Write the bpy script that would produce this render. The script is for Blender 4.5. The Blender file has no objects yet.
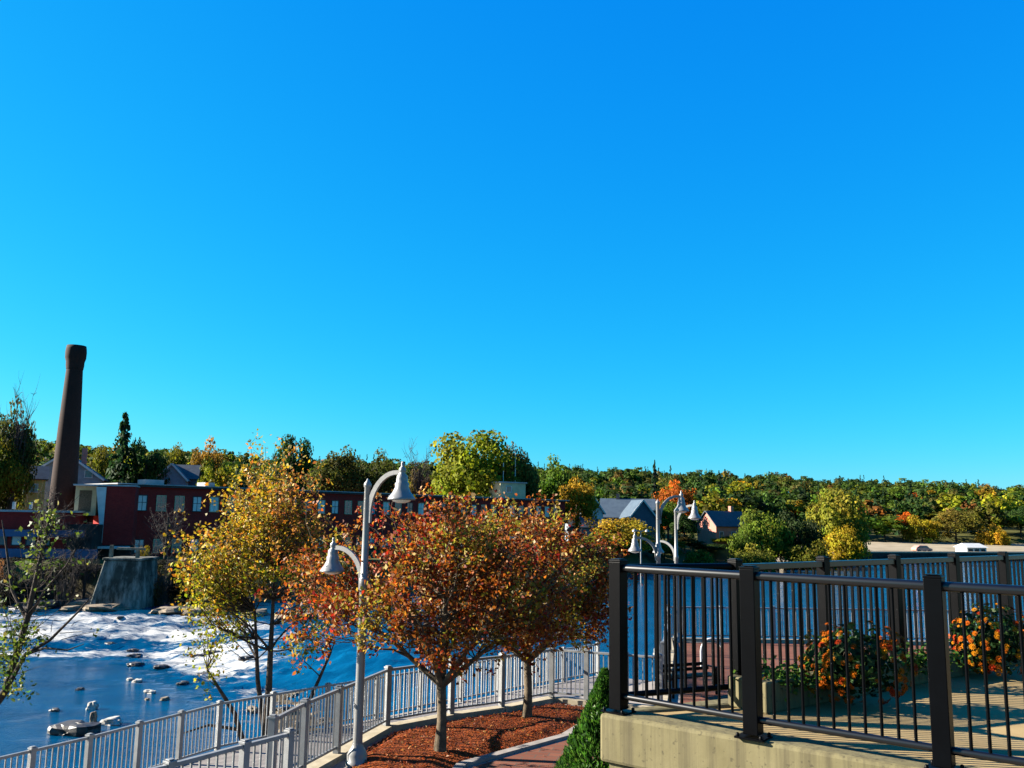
import bpy, math, random
import numpy as np
from mathutils import Vector, Matrix, Quaternion, noise
R = math.radians
sc = bpy.context.scene
COL = sc.collection
random.seed(7)
rng = np.random.default_rng(7)

# ------------------------------------------------------------------ camera
F = 880.0
CAMZ = 1.38
cam = bpy.data.objects.new('camera', bpy.data.cameras.new('camera'))
COL.objects.link(cam)
sc.camera = cam
cam.data.sensor_width = 36
cam.data.lens = F * 36 / 1024
cam.data.clip_end = 6000
cam.data.clip_start = 0.05
CM = Matrix.Translation((0, 0, CAMZ)) @ Matrix.Rotation(R(98.6), 4, 'X') @ Matrix.Rotation(0.015, 4, 'Z')
cam.matrix_world = CM
CR = CM.to_3x3()

def ray(x, y):
    return CR @ Vector(((x - 512) / F, -(y - 384) / F, -1))
def at(x, y, D):                       # photo direction at forward distance D
    d = ray(x, y)
    return Vector((0, 0, CAMZ)) + d * (D / d.y)
def gr(x, y, z):                       # photo direction meets the level z
    d = ray(x, y)
    return Vector((0, 0, CAMZ)) + d * ((z - CAMZ) / d.z)

# ------------------------------------------------------------------ materials
def newmat(name):
    m = bpy.data.materials.new(name)
    m.use_nodes = True
    nt = m.node_tree
    return m, nt, nt.nodes['Principled BSDF']
def N(nt, t, **kw):
    n = nt.nodes.new(t)
    for k, v in kw.items():
        if k.startswith('i_'):
            n.inputs[k[2:].replace('_', ' ')].default_value = v
        else:
            setattr(n, k, v)
    return n
def ramp(nt, fac, stops):
    r = nt.nodes.new('ShaderNodeValToRGB')
    el = r.color_ramp.elements
    while len(el) < len(stops): el.new(0.5)
    for e, (p, c) in zip(el, stops):
        e.position = p
        e.color = (*c, 1) if len(c) == 3 else c
    nt.links.new(fac, r.inputs[0])
    return r.outputs[0]
def mixc(nt, a, b, fac, mode='MIX'):
    m = nt.nodes.new('ShaderNodeMix'); m.data_type = 'RGBA'; m.blend_type = mode
    for s, v in ((0, fac), (6, a), (7, b)):
        if isinstance(v, (int, float)): m.inputs[s].default_value = v
        elif isinstance(v, tuple): m.inputs[s].default_value = (*v, 1)
        else: nt.links.new(v, m.inputs[s])
    return m.outputs[2]
def coords(nt, scale=(1, 1, 1), kind='Object', rot=(0, 0, 0)):
    tc = nt.nodes.new('ShaderNodeTexCoord')
    mp = nt.nodes.new('ShaderNodeMapping')
    mp.inputs['Scale'].default_value = scale
    mp.inputs['Rotation'].default_value = rot
    nt.links.new(tc.outputs[kind], mp.inputs[0])
    return mp.outputs[0]
def noise_tex(nt, vec, scale, detail=6, rough=.6):
    n = nt.nodes.new('ShaderNodeTexNoise')
    n.inputs['Scale'].default_value = scale
    n.inputs['Detail'].default_value = detail
    n.inputs['Roughness'].default_value = rough
    nt.links.new(vec, n.inputs['Vector'])
    return n.outputs[0]
def bump(nt, bsdf, h, strength=.3, dist=.02):
    b = nt.nodes.new('ShaderNodeBump')
    b.inputs['Strength'].default_value = strength
    b.inputs['Distance'].default_value = dist
    nt.links.new(h, b.inputs['Height'])
    nt.links.new(b.outputs[0], bsdf.inputs['Normal'])
def mottled(name, c1, c2, scale=4, rough=.7, bs=.25, bd=.01, metal=0, streak=None, spots=None):
    m, nt, p = newmat(name)
    v = coords(nt)
    n = noise_tex(nt, v, scale, 8, .65)
    c = ramp(nt, n, [(.32, c1), (.68, c2)])
    if streak:
        s = noise_tex(nt, coords(nt, (streak[1], streak[1], .35)), 1.0, 6, .7)
        c = mixc(nt, c, streak[0], ramp(nt, s, [(.44, (0, 0, 0)), (.68, (streak[2],) * 3)]))
    if spots:
        s = noise_tex(nt, v, spots[1], 3, .5)
        c = mixc(nt, c, spots[0], ramp(nt, s, [(.62, (0, 0, 0)), (.7, (spots[2],) * 3)]))
    nt.links.new(c, p.inputs['Base Color'])
    p.inputs['Roughness'].default_value = rough
    if rough >= .6: p.inputs['Specular IOR Level'].default_value = .15
    p.inputs['Metallic'].default_value = metal
    if bs: bump(nt, p, noise_tex(nt, v, scale * 6, 8, .7), bs, bd)
    return m

M = {}
M['concrete'] = mottled('concrete', (.090, .077, .037), (.126, .109, .056), 3, .85, .35, .004, streak=((.045, .038, .022), 14, .8), spots=((.03, .026, .016), 30, .6))
M['deck'] = mottled('deck_paving', (.185, .128, .054), (.24, .172, .078), 2, .85, .3, .003, spots=((.1, .075, .045), 12, .4))
M['kerb'] = mottled('kerb_stone', (.2, .17, .115), (.3, .26, .19), 5, .85, .3, .004)
M['pave'] = mottled('grey_paving', (.14, .125, .115), (.22, .2, .18), 3, .85, .3, .004, spots=((.12, .1, .09), 9, .5))
M['black_metal'] = mottled('black_metal', (.0003, .0004, .0007), (.0006, .0009, .0014), 6, .16, 0)
M['black_rail'] = mottled('black_rail_paint', (.0006, .0008, .0011), (.0012, .0015, .002), 6, .30, 0)
M['black_rail'].node_tree.nodes['Principled BSDF'].inputs['Specular IOR Level'].default_value = .5
M['black_metal'].node_tree.nodes['Principled BSDF'].inputs['Specular IOR Level'].default_value = .06
M['black_metal'].node_tree.nodes['Principled BSDF'].inputs['Roughness'].default_value = .4
M['fence'] = mottled('grey_painted_metal', (.11, .114, .115), (.165, .17, .17), 5, .42, .08, .001)
M['lamp'] = mottled('pale_lamp_paint', (.115, .115, .112), (.15, .15, .145), 5, .35, .06, .001)
M['glass_lamp'] = mottled('lamp_lens', (.6, .6, .55), (.7, .7, .65), 5, .15, 0)
M['bark'] = mottled('bark', (.03, .02, .013), (.12, .085, .05), 9, .9, .8, .01)
M['bark_pale'] = mottled('bark_pale', (.035, .027, .018), (.11, .085, .055), 9, .9, .8, .01)
M['bark_dark'] = mottled('bark_dark', (.02, .014, .011), (.055, .042, .032), 9, .9, .8, .01)
M['twig'] = mottled('twig', (.022, .018, .016), (.06, .05, .043), 4, .9, 0)
M['rock'] = mottled('rock', (.07, .055, .04), (.22, .175, .12), 3.5, .85, .6, .03)
M['rock_dark'] = mottled('rock_wet', (.012, .011, .01), (.055, .046, .038), 3.5, .5, .6, .03)
M['rock_white'] = mottled('rock_pale', (.2, .185, .16), (.36, .34, .3), 3.5, .85, .5, .03)
M['pier'] = mottled('pier_concrete', (.013, .016, .013), (.042, .047, .039), .9, .9, .5, .02, streak=((.24, .24, .21), 1.1, .8))
M['white'] = mottled('white_paint', (.33, .33, .315), (.44, .44, .42), 1.5, .6, .1, .003)
M['cream'] = mottled('cream_paint', (.3, .25, .15), (.4, .34, .21), 1.5, .7, .1, .003)
M['yellow_wall'] = mottled('yellow_siding', (.32, .23, .06), (.4, .3, .1), 1.5, .7, .1, .003)
M['sand'] = mottled('pale_gravel', (.16, .13, .08), (.26, .215, .145), .25, .9, .3, .02)
M['pink_wall'] = mottled('pink_brick', (.3, .11, .08), (.38, .16, .12), 1.5, .8, .1, .003)
M['grey_wall'] = mottled('grey_siding', (.11, .13, .15), (.17, .19, .21), 1.5, .7, .1, .003)
M['blue_wall'] = mottled('blue_panel', (.012, .045, .12), (.022, .066, .16), 1.2, .5, .1, .003)
M['slate'] = mottled('slate_roof', (.035, .042, .05), (.065, .075, .085), 1.5, .7, .2, .01)
M['slate_blue'] = mottled('blue_grey_roof', (.036, .052, .072), (.055, .078, .10), 1.2, .6, .2, .01)
M['roof_pale'] = mottled('pale_flat_roof', (.2, .2, .2), (.3, .3, .3), .7, .7, .1, .01)
M['dark_trim'] = mottled('dark_trim', (.02, .02, .022), (.04, .04, .045), 2, .6, 0)
M['pane'] = mottled('window_glass', (.03, .035, .045), (.08, .09, .1), .8, .08, 0)
M['pane_pale'] = mottled('window_blind', (.3, .3, .29), (.5, .5, .48), .8, .4, 0)
M['car_pink'] = mottled('salmon_car_paint', (.42, .15, .11), (.46, .18, .13), 2, .3, 0)
M['tyre'] = mottled('tyre_rubber', (.012, .012, .012), (.02, .02, .02), 5, .9, 0)
M['stone_base'] = mottled('stone_base', (.012, .011, .011), (.04, .036, .033), 1.2, .9, .5, .05)

def brickmat(name, c1, c2, mortar, w, h, axis='wall', mort=.02, tint=None):
    m, nt, p = newmat(name)
    if axis == 'wall':                                # horizontal courses on any vertical wall
        tc = N(nt, 'ShaderNodeTexCoord')
        sp = N(nt, 'ShaderNodeSeparateXYZ'); nt.links.new(tc.outputs['Object'], sp.inputs[0])
        a = N(nt, 'ShaderNodeMath', operation='ADD'); nt.links.new(sp.outputs[0], a.inputs[0]); nt.links.new(sp.outputs[1], a.inputs[1])
        cb = N(nt, 'ShaderNodeCombineXYZ'); nt.links.new(a.outputs[0], cb.inputs[0]); nt.links.new(sp.outputs[2], cb.inputs[1])
        v = cb.outputs[0]
    else:
        v = coords(nt, rot=(0, 0, R(14)))
    b = N(nt, 'ShaderNodeTexBrick'); nt.links.new(v, b.inputs['Vector'])
    b.inputs['Scale'].default_value = 1
    b.inputs['Brick Width'].default_value = w; b.inputs['Row Height'].default_value = h
    b.inputs['Mortar Size'].default_value = mort
    b.inputs['Color1'].default_value = (*c1, 1); b.inputs['Color2'].default_value = (*c2, 1); b.inputs['Mortar'].default_value = (*mortar, 1)
    n = noise_tex(nt, coords(nt), .8, 8, .7)
    c = mixc(nt, b.outputs[0], tint or (.5, .45, .42), ramp(nt, n, [(.45, (0, 0, 0)), (.75, (.45,) * 3)]), 'MULTIPLY')
    nt.links.new(c, p.inputs['Base Color'])
    p.inputs['Roughness'].default_value = .85; p.inputs['Specular IOR Level'].default_value = .12
    bump(nt, p, b.outputs[1], -.3, .01)
    return m
M['mill_brick'] = brickmat('mill_brick', (.20, .008, .008), (.26, .016, .013), (.11, .03, .024), .24, .08, mort=.008)
M['chimney_brick'] = brickmat('chimney_brick', (.017, .0075, .006), (.027, .012, .009), (.022, .015, .012), .24, .08, mort=.01, tint=(.35, .3, .28))
M['paver'] = brickmat('brick_paver', (.10, .036, .022), (.13, .05, .03), (.07, .048, .036), .4, .2, 'floor', .012)

def leafmat(name, trans=.4, rough=.5):
    m, nt, p = newmat(name)
    a = N(nt, 'ShaderNodeAttribute', attribute_name='Col')
    oi = N(nt, 'ShaderNodeObjectInfo')
    c = mixc(nt, a.outputs[0], oi.outputs['Color'], 1.0, 'MULTIPLY')
    nt.links.new(c, p.inputs['Base Color'])
    p.inputs['Roughness'].default_value = rough
    p.inputs['Specular IOR Level'].default_value = .16
    t = N(nt, 'ShaderNodeBsdfTranslucent'); nt.links.new(c, t.inputs[0])
    mx = N(nt, 'ShaderNodeMixShader'); mx.inputs[0].default_value = trans
    nt.links.new(p.outputs[0], mx.inputs[1]); nt.links.new(t.outputs[0], mx.inputs[2])
    nt.links.new(mx.outputs[0], nt.nodes['Material Output'].inputs[0])
    return m
M['leaf'] = leafmat('autumn_leaf', .5)
M['leaf_far'] = leafmat('far_foliage', .42, .8)

m, nt, p = newmat('mulch'); v = coords(nt)
vor = N(nt, 'ShaderNodeTexVoronoi'); vor.inputs['Scale'].default_value = 22; nt.links.new(coords(nt, (1, 2.2, 1), rot=(0, 0, .6)), vor.inputs['Vector'])
c = mixc(nt, ramp(nt, vor.outputs['Color'], [(.2, (.055, .009, .0015)), (.8, (.20, .045, .006))]), (.06, .02, .01), ramp(nt, noise_tex(nt, v, 3, 6, .7), [(.5, (0, 0, 0)), (.7, (.6,) * 3)]))
nt.links.new(c, p.inputs['Base Color']); p.inputs['Roughness'].default_value = .9; p.inputs['Specular IOR Level'].default_value = .1
bump(nt, p, vor.outputs['Distance'], .9, .03); M['mulch'] = m

m, nt, p = newmat('terrain'); v = coords(nt)
n1 = noise_tex(nt, v, .35, 10, .7); n2 = noise_tex(nt, v, 3, 8, .7)
soil = ramp(nt, n2, [(.3, (.025, .02, .013)), (.7, (.13, .10, .062))])
geo = N(nt, 'ShaderNodeNewGeometry'); sp = N(nt, 'ShaderNodeSeparateXYZ'); nt.links.new(geo.outputs['Position'], sp.inputs[0])
green = ramp(nt, n1, [(.35, (.03, .035, .008)), (.65, (.075, .07, .018))])
mr = N(nt, 'ShaderNodeMapRange'); mr.inputs[1].default_value = -6.4; mr.inputs[2].default_value = -4.6; nt.links.new(sp.outputs[2], mr.inputs[0])
c = mixc(nt, soil, green, mr.outputs[0])
nt.links.new(c, p.inputs['Base Color']); p.inputs['Roughness'].default_value = .95; p.inputs['Specular IOR Level'].default_value = .1
bump(nt, p, n2, .8, .1); M['terrain'] = m

m, nt, p = newmat('river_water')
v = coords(nt)
fa = N(nt, 'ShaderNodeAttribute', attribute_name='foam')
fn = noise_tex(nt, coords(nt, (.22, 1.35, 1), rot=(0, 0, R(-6))), 1.0, 10, .74)
ad = N(nt, 'ShaderNodeMath', operation='MULTIPLY_ADD'); ad.inputs[1].default_value = .62; nt.links.new(fa.outputs['Fac'], ad.inputs[0]); nt.links.new(fn, ad.inputs[2])
fn2 = noise_tex(nt, coords(nt, (.95, 6.0, 1), rot=(0, 0, R(-6))), 1.0, 8, .75)
ad2 = N(nt, 'ShaderNodeMath', operation='MULTIPLY_ADD'); ad2.inputs[1].default_value = .85; nt.links.new(fn2, ad2.inputs[0]); nt.links.new(ad.outputs[0], ad2.inputs[2])
fr = N(nt, 'ShaderNodeMapRange'); fr.inputs[1].default_value = 1.27; fr.inputs[2].default_value = 1.52; nt.links.new(ad2.outputs[0], fr.inputs[0])
foam = fr.outputs[0]
wc = ramp(nt, noise_tex(nt, coords(nt, (.5, 1.6, 1)), .22, 6, .6), [(.25, (.0003, .018, .050)), (.75, (.0006, .050, .115))])
nt.links.new(mixc(nt, wc, (.36, .355, .33), foam), p.inputs['Base Color'])
rr = N(nt, 'ShaderNodeMapRange'); rr.inputs[3].default_value = .07; rr.inputs[4].default_value = .8; nt.links.new(foam, rr.inputs[0])
nt.links.new(rr.outputs[0], p.inputs['Roughness'])
p.inputs['IOR'].default_value = 1.33
wn = N(nt, 'ShaderNodeMath', operation='ADD')
nt.links.new(noise_tex(nt, coords(nt, (.7, 1.6, 1), rot=(0, 0, R(-10))), 1.4, 6, .6), wn.inputs[0]); nt.links.new(foam, wn.inputs[1])
wf = N(nt, 'ShaderNodeMath', operation='MULTIPLY_ADD'); wf.inputs[1].default_value = .35; nt.links.new(noise_tex(nt, coords(nt, (1.6, 4.2, 1), rot=(0, 0, R(-14))), 2.2, 5, .65), wf.inputs[0]); nt.links.new(wn.outputs[0], wf.inputs[2])
bump(nt, p, wf.outputs[0], .32, .3); M['water'] = m

# ------------------------------------------------------------------ mesh helpers
class MB:
    def __init__(s): s.v = []; s.f = []; s.smooth = []
    def add(s, vs, fs, smooth=False):
        o = len(s.v); s.v += [tuple(p) for p in vs]
        for f in fs: s.f.append(tuple(i + o for i in f)); s.smooth.append(smooth)
    def box(s, c, size, rot=None):
        x, y, z = (k / 2 for k in size)
        vs = [Vector((a * x, b * y, d * z)) for a in (-1, 1) for b in (-1, 1) for d in (-1, 1)]
        if rot is not None:
            q = rot if not isinstance(rot, (int, float)) else Matrix.Rotation(rot, 3, 'Z')
            vs = [q @ p for p in vs]
        c = Vector(c)
        s.add([p + c for p in vs], [(0, 1, 3, 2), (4, 6, 7, 5), (0, 4, 5, 1), (2, 3, 7, 6), (0, 2, 6, 4), (1, 5, 7, 3)])
    def bar(s, a, b, w, h, up=(0, 0, 1)):
        a = Vector(a); b = Vector(b); d = b - a; L = d.length; d.normalize()
        u = Vector(up); sx = d.cross(u)
        if sx.length < 1e-4: sx = d.cross(Vector((1, 0, 0)))
        sx.normalize(); uz = sx.cross(d)
        s.box((a + b) / 2, (L, w, h), Matrix((d, -sx, uz)).transposed())
    def tube(s, pts, rads, n=8, cap=True):
        pts = [Vector(p) for p in pts]; rings = []
        side = None
        for i, p in enumerate(pts):
            d = (pts[min(i + 1, len(pts) - 1)] - pts[max(i - 1, 0)])
            if d.length < 1e-7: d = Vector((0, 0, 1))
            d.normalize()
            if side is None:
                side = d.cross(Vector((0, 0, 1)))
                if side.length < .05: side = d.cross(Vector((0, 1, 0)))
            side = side - d * side.dot(d); side.normalize()
            b = d.cross(side)
            r = rads[i] if isinstance(rads, (list, tuple)) else rads
            rings.append([p + (side * math.cos(t) + b * math.sin(t)) * r for t in (2 * math.pi * k / n for k in range(n))])
        vs = [q for rg in rings for q in rg]; fs = []
        for i in range(len(pts) - 1):
            for k in range(n):
                fs.append((i * n + k, i * n + (k + 1) % n, (i + 1) * n + (k + 1) % n, (i + 1) * n + k))
        s.add(vs, fs, True)
        if cap and n > 3:
            s.add(rings[0], [tuple(range(n - 1, -1, -1))]); s.add(rings[-1], [tuple(range(n))])
    def lathe(s, c, prof, n=20):
        c = Vector(c); vs = []; fs = []
        for r, z in prof:
            for k in range(n):
                t = 2 * math.pi * k / n
                vs.append(c + Vector((r * math.cos(t), r * math.sin(t), z)))
        for i in range(len(prof) - 1):
            for k in range(n):
                fs.append((i * n + k, i * n + (k + 1) % n, (i + 1) * n + (k + 1) % n, (i + 1) * n + k))
        s.add(vs, fs, True)
        s.add([vs[k] for k in range(n)], [tuple(range(n - 1, -1, -1))]); s.add([vs[-n + k] for k in range(n)], [tuple(range(n))])
    def prism(s, poly, z0, z1):
        n = len(poly)
        if sum(poly[i][0] * poly[(i + 1) % n][1] - poly[(i + 1) % n][0] * poly[i][1] for i in range(n)) < 0: poly = poly[::-1]
        zf = (lambda z, p: z(p[0], p[1]) if callable(z) else z)
        vs = [(p[0], p[1], zf(z0, p)) for p in poly] + [(p[0], p[1], zf(z1, p)) for p in poly]
        fs = [tuple(range(n - 1, -1, -1)), tuple(range(n, 2 * n))] + [(i, (i + 1) % n, n + (i + 1) % n, n + i) for i in range(n)]
        s.add(vs, fs)
    def build(s, name, mat, parent=None, bevel=0, loc=None):
        me = bpy.data.meshes.new(name)
        vs = s.v
        o = bpy.data.objects.new(name, me)
        if parent is not None:
            o.parent = parent
            off = Vector(parent.get('_w', (0, 0, 0))); vs = [tuple(Vector(p) - off) for p in vs]
        elif loc is not None:
            o.location = loc; vs = [tuple(Vector(p) - Vector(loc)) for p in vs]
        me.from_pydata(vs, [], s.f)
        me.polygons.foreach_set('use_smooth', s.smooth)
        me.materials.append(mat); me.update()
        COL.objects.link(o)
        if bevel:
            b = o.modifiers.new('edge', 'BEVEL'); b.width = bevel; b.segments = 2; b.limit_method = 'ANGLE'; b.angle_limit = R(40)
        return o

def tag(o, label=None, cat=None, group=None, kind=None):
    if label: o['label'] = label
    if cat: o['category'] = cat
    if group: o['group'] = group
    if kind: o['kind'] = kind
    return o
def empty(name, loc, label, cat, group=None):
    o = bpy.data.objects.new(name, None); COL.objects.link(o)
    o.location = loc; o.empty_display_size = .2
    o['_w'] = tuple(loc)                     # children are built in world coordinates and shifted to this base
    return tag(o, label, cat, group)
def structure(name, mb, mat, bevel=0):
    return tag(mb.build(name, mat, bevel=bevel), kind='structure')
def copy_tree(o, parent=None):
    c = o.copy(); COL.objects.link(c)
    if parent is not None: c.parent = parent
    for ch in list(o.children): copy_tree(ch, c)
    return c

def quads_mesh(name, Q, C, mat, parent=None, loc=(0, 0, 0)):
    """Q (n,4,3) leaf faces, C (n,3) leaf colours"""
    n = len(Q); me = bpy.data.meshes.new(name)
    me.vertices.add(n * 4); me.vertices.foreach_set('co', Q.reshape(-1).astype(np.float32))
    me.loops.add(n * 4); me.loops.foreach_set('vertex_index', np.arange(n * 4, dtype=np.int32))
    me.polygons.add(n); me.polygons.foreach_set('loop_start', np.arange(0, n * 4, 4, dtype=np.int32))
    at_ = me.attributes.new('Col', 'FLOAT_COLOR', 'POINT')
    cc = np.ones((n, 4, 4), np.float32); cc[:, :, :3] = C[:, None, :]
    at_.data.foreach_set('color', cc.reshape(-1))
    me.materials.append(mat); me.update(calc_edges=True)
    o = bpy.data.objects.new(name, me); COL.objects.link(o)
    if parent is not None: o.parent = parent
    else: o.location = loc
    return o
def unit(a):
    return a / (np.linalg.norm(a, axis=-1, keepdims=True) + 1e-9)
def leaves(P, size, bias=None, w=.62, amt=1.0):
    """leaf-shaped quads at points P; bias = preferred normals"""
    n = len(P)
    nr = rng.normal(size=(n, 3))
    if bias is not None: nr = unit(bias) * amt + nr * .55
    nr = unit(nr)
    t = unit(np.cross(nr, rng.normal(size=(n, 3)))); b = np.cross(nr, t)
    s = (np.asarray(size) * rng.uniform(.6, 1.35, n))[:, None]
    bend = nr * s * .18
    return np.stack([P - t * s * .5, P + b * s * .5 * w + bend - t * s * .05, P + t * s * .5, P - b * s * .5 * w + bend - t * s * .05], 1)
def palette(cols, wts, n, var=.25):
    c = np.array(cols)[rng.choice(len(cols), n, p=np.array(wts) / sum(wts))]
    return np.clip(c * rng.lognormal(0, var, (n, 1)) * rng.lognormal(0, .08, (n, 3)), 0, .9)

def limb(mb, a, b, r0, r1, sag=.0, k=5, jit=.06, n=6):
    a = Vector(a); b = Vector(b); L = (b - a).length; pts = []; rad = []
    j = Vector([random.gauss(0, 1) for _ in range(3)]) * jit * L
    for i in range(k + 1):
        t = i / k
        p = a.lerp(b, t) + Vector((0, 0, -sag * L * math.sin(math.pi * t))) + j * math.sin(math.pi * t) + Vector([random.gauss(0, 1) for _ in range(3)]) * (.015 * L if 0 < i < k else 0)
        pts.append(p); rad.append(r0 + (r1 - r0) * t)
    mb.tube(pts, rad, n, cap=False)
    return pts

def broadleaf(name, base, stems, cen, rad, nattr, perleaf, lsize, sig, cols, wts, label, cat='tree', group=None, mat='leaf', bark='bark', inner=.45, twigs=3, tr=.1, zone=None, keep=None, trunkpts=None, lowcut=-.75, gap=-.28, minz=.3):
    """a tree: tapered stems, limbs grown to points through the crown's volume, leaves round the limb ends"""
    base = Vector(base)
    o = empty(name, base, label, cat, group)
    wood = MB(); A = []
    cen = Vector(cen); rad = Vector(rad)
    while len(A) < nattr:
        d = unit(rng.normal(size=3)); r = (inner + (1 - inner) * rng.random()) ** .6
        if d[2] * r < lowcut: continue
        r *= 1 + .32 * noise.noise(Vector(d) * 1.7 + Vector((base.x * 2, 3, base.y)))
        p = Vector((cen.x + d[0] * r * rad.x, cen.y + d[1] * r * rad.y, cen.z + d[2] * r * rad.z))
        nz = noise.noise(p * (2.6 / rad.x) + Vector((base.x * 3, 7, 1)))
        if nz < gap: continue
        if keep and not keep(p): continue
        A.append(p)
    stem_paths = []
    for st in stems:                    # each stem: list of points with radii
        pts = [Vector(q[:3]) for q in st]; rs = [q[3] for q in st]
        wood.tube(pts, rs, 9, cap=False); stem_paths.append((pts, rs))
    LP = []
    for p in A:
        best = None
        for pts, rs in stem_paths:
            for i in range(1, len(pts)):
                for t in (0.3, .6, 1):
                    q = pts[i - 1].lerp(pts[i], t)
                    if q.z > p.z + .1 * rad.z or q.z < base.z + minz: continue
                    hd = math.hypot(p.x - q.x, p.y - q.y); sc_ = (p - q).length + abs((p.z - q.z) - .75 * hd) * 1.2 + random.random() * .3 * rad.x
                    if best is None or sc_ < best[0]: best = (sc_, q, rs[i])
        if best is None: best = (0, stem_paths[0][0][1], .05)
        L = (p - best[1]).length
        pts = limb(wood, best[1], p, min(best[2] * .6, .012 * L + .008), .005, .06, 5, .07, 5)
        for _ in range(twigs):
            s_ = pts[random.choice((3, 4, 5))]
            e_ = s_ + Vector([random.gauss(0, 1) for _ in range(3)]) * sig * 1.4 + (p - best[1]).normalized() * sig
            limb(wood, s_, e_, .006, .003, 0, 2, .05, 3)
            k = int(perleaf * .22)
            LP.append(np.array(e_) + rng.normal(size=(k, 3)) * sig * .6)
        k = int(perleaf * (1 - .22 * twigs)) if twigs else perleaf
        tt = rng.uniform(.62, 1.04, (max(k, 4), 1))
        LP.append(np.array(pts[0])[None] * 0 + np.array(best[1]) * (1 - tt) + np.array(p) * tt + rng.normal(size=(len(tt), 3)) * sig * .8)
    P = np.concatenate(LP)
    Q = leaves(P, np.full(len(P), lsize))
    if zone is None: Cc = palette(cols, wts, len(P))
    else:
        Cc = zone(P)
    wood.build('trunk', M[bark], o)
    quads_mesh('crown', Q - np.array(base), Cc, M[mat], o)
    return o

# ------------------------------------------------------------------ terrain and river
def sdist(poly, X, Y, closed=True):
    """signed distance (inside positive) to a polygon"""
    d = np.full(X.shape, 1e9); inside = np.zeros(X.shape, bool)
    n = len(poly)
    for i in range(n if closed else n - 1):
        ax, ay = poly[i]; bx, by = poly[(i + 1) % n]
        ex, ey = bx - ax, by - ay
        t = np.clip(((X - ax) * ex + (Y - ay) * ey) / (ex * ex + ey * ey), 0, 1)
        d = np.minimum(d, np.hypot(X - ax - t * ex, Y - ay - t * ey))
        c = ((ay > Y) != (by > Y)) & (X < ex * (Y - ay) / (ey if ey else 1e-9) + ax)
        inside ^= c
    return np.where(inside, d, -d)
NEAR = [(-60, -60), (-21, -60), (-19, 14), (-17.5, 30), (-15.7, 28), (-14.6, 20), (-11.0, 14.2), (-9.3, 16.2), (-7.7, 18.6), (-6.9, 21.6), (-6.9, 24), (-7.7, 29), (-9.0, 34), (-11.2, 41), (-13.0, 46), (-14.5, 50), (-13.5, 54), (-9, 58), (-3, 52), (1, 42), (3.4, 33.5), (6, 31.0), (40, 31.5), (120, 45), (120, -60)]
FAR = [(-3000, 0), (-300, 30), (-120, 66), (-49, 80), (-33, 81.5), (-20, 84), (0, 106), (30, 150), (76, 193), (300, 235), (3000, 400), (3000, 3500), (-3000, 3500)]
CREST = [(-3000, 60), (-64, 71), (-23.5, 74.5), (-10, 60), (-3, 49), (3.4, 33), (60, -60), (3000, -60), (3000, 3000), (-3000, 3000)]   # upstream side of the rapids' crest
def sm(x): x = np.clip(x, 0, 1); return x * x * (3 - 2 * x)
def vnoise(X, Y, s, seed):
    k = np.zeros(X.shape)
    rs = np.random.default_rng(seed)
    for _ in range(9):
        a = rs.uniform(0, 6.28); f = s * rs.uniform(.5, 2.2); ph = rs.uniform(0, 6.28)
        k += np.sin((X * math.cos(a) + Y * math.sin(a)) * f + ph + 1.3 * np.sin((X * math.sin(a * 2) - Y * math.cos(a)) * f * .7 + ph * 2))
    return k / 4
def height(X, Y):
    X = np.asarray(X, float); Y = np.asarray(Y, float)
    dn = sdist(NEAR, X, Y); df = sdist(FAR, X, Y)
    up = sm((Y - 26) / 16) * sm((X + 30) / 8) * sm((30 - np.abs(X + 8)) / 20)
    top = -4.35 - 4.5 * sm((Y - 23) / 8)                 # the rocky point runs out low
    top = np.where(X > 2.5, -4.35, top)
    top = np.where(X < -14.3, -7.6, top)
    zn = -11.5 + (top + 11.5) * sm((dn + 1.2) / 2.6)
    zn += np.where(dn > -1, (.10 * vnoise(X, Y, 1.1, 3) + .12 * vnoise(X, Y, 2.6, 4) + .10 * vnoise(X, Y, 5.5, 6)) * sm((Y - 23) / 4), 0)
    hill = 22.5 * sm((df - 30) / 330) + 8 * sm((df - 250) / 500)
    side = 1 - .2 * sm((X - 40) / 300)
    zf = -11.5 + 8.0 * sm((df + 1 - 52 * sm((X - 52) / 14)) / 7) + hill * side + .5 * vnoise(X, Y, .05, 5) * sm(df / 60)
    return np.maximum(zn, zf)
def hz(x, y): return float(height(np.array([x]), np.array([y]))[0])
def water_z(X, Y):
    dc = sdist(CREST, X, Y)
    t = sm((dc + 8) / 8.5)
    return -9 + 2.0 * t, dc
def axis(parts):
    out = [parts[0][0]]
    for a, b, st in parts:
        n = max(1, int(round((b - a) / st))); out += list(a + (b - a) * (np.arange(n) + 1) / n)
    return np.array(out)
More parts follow.
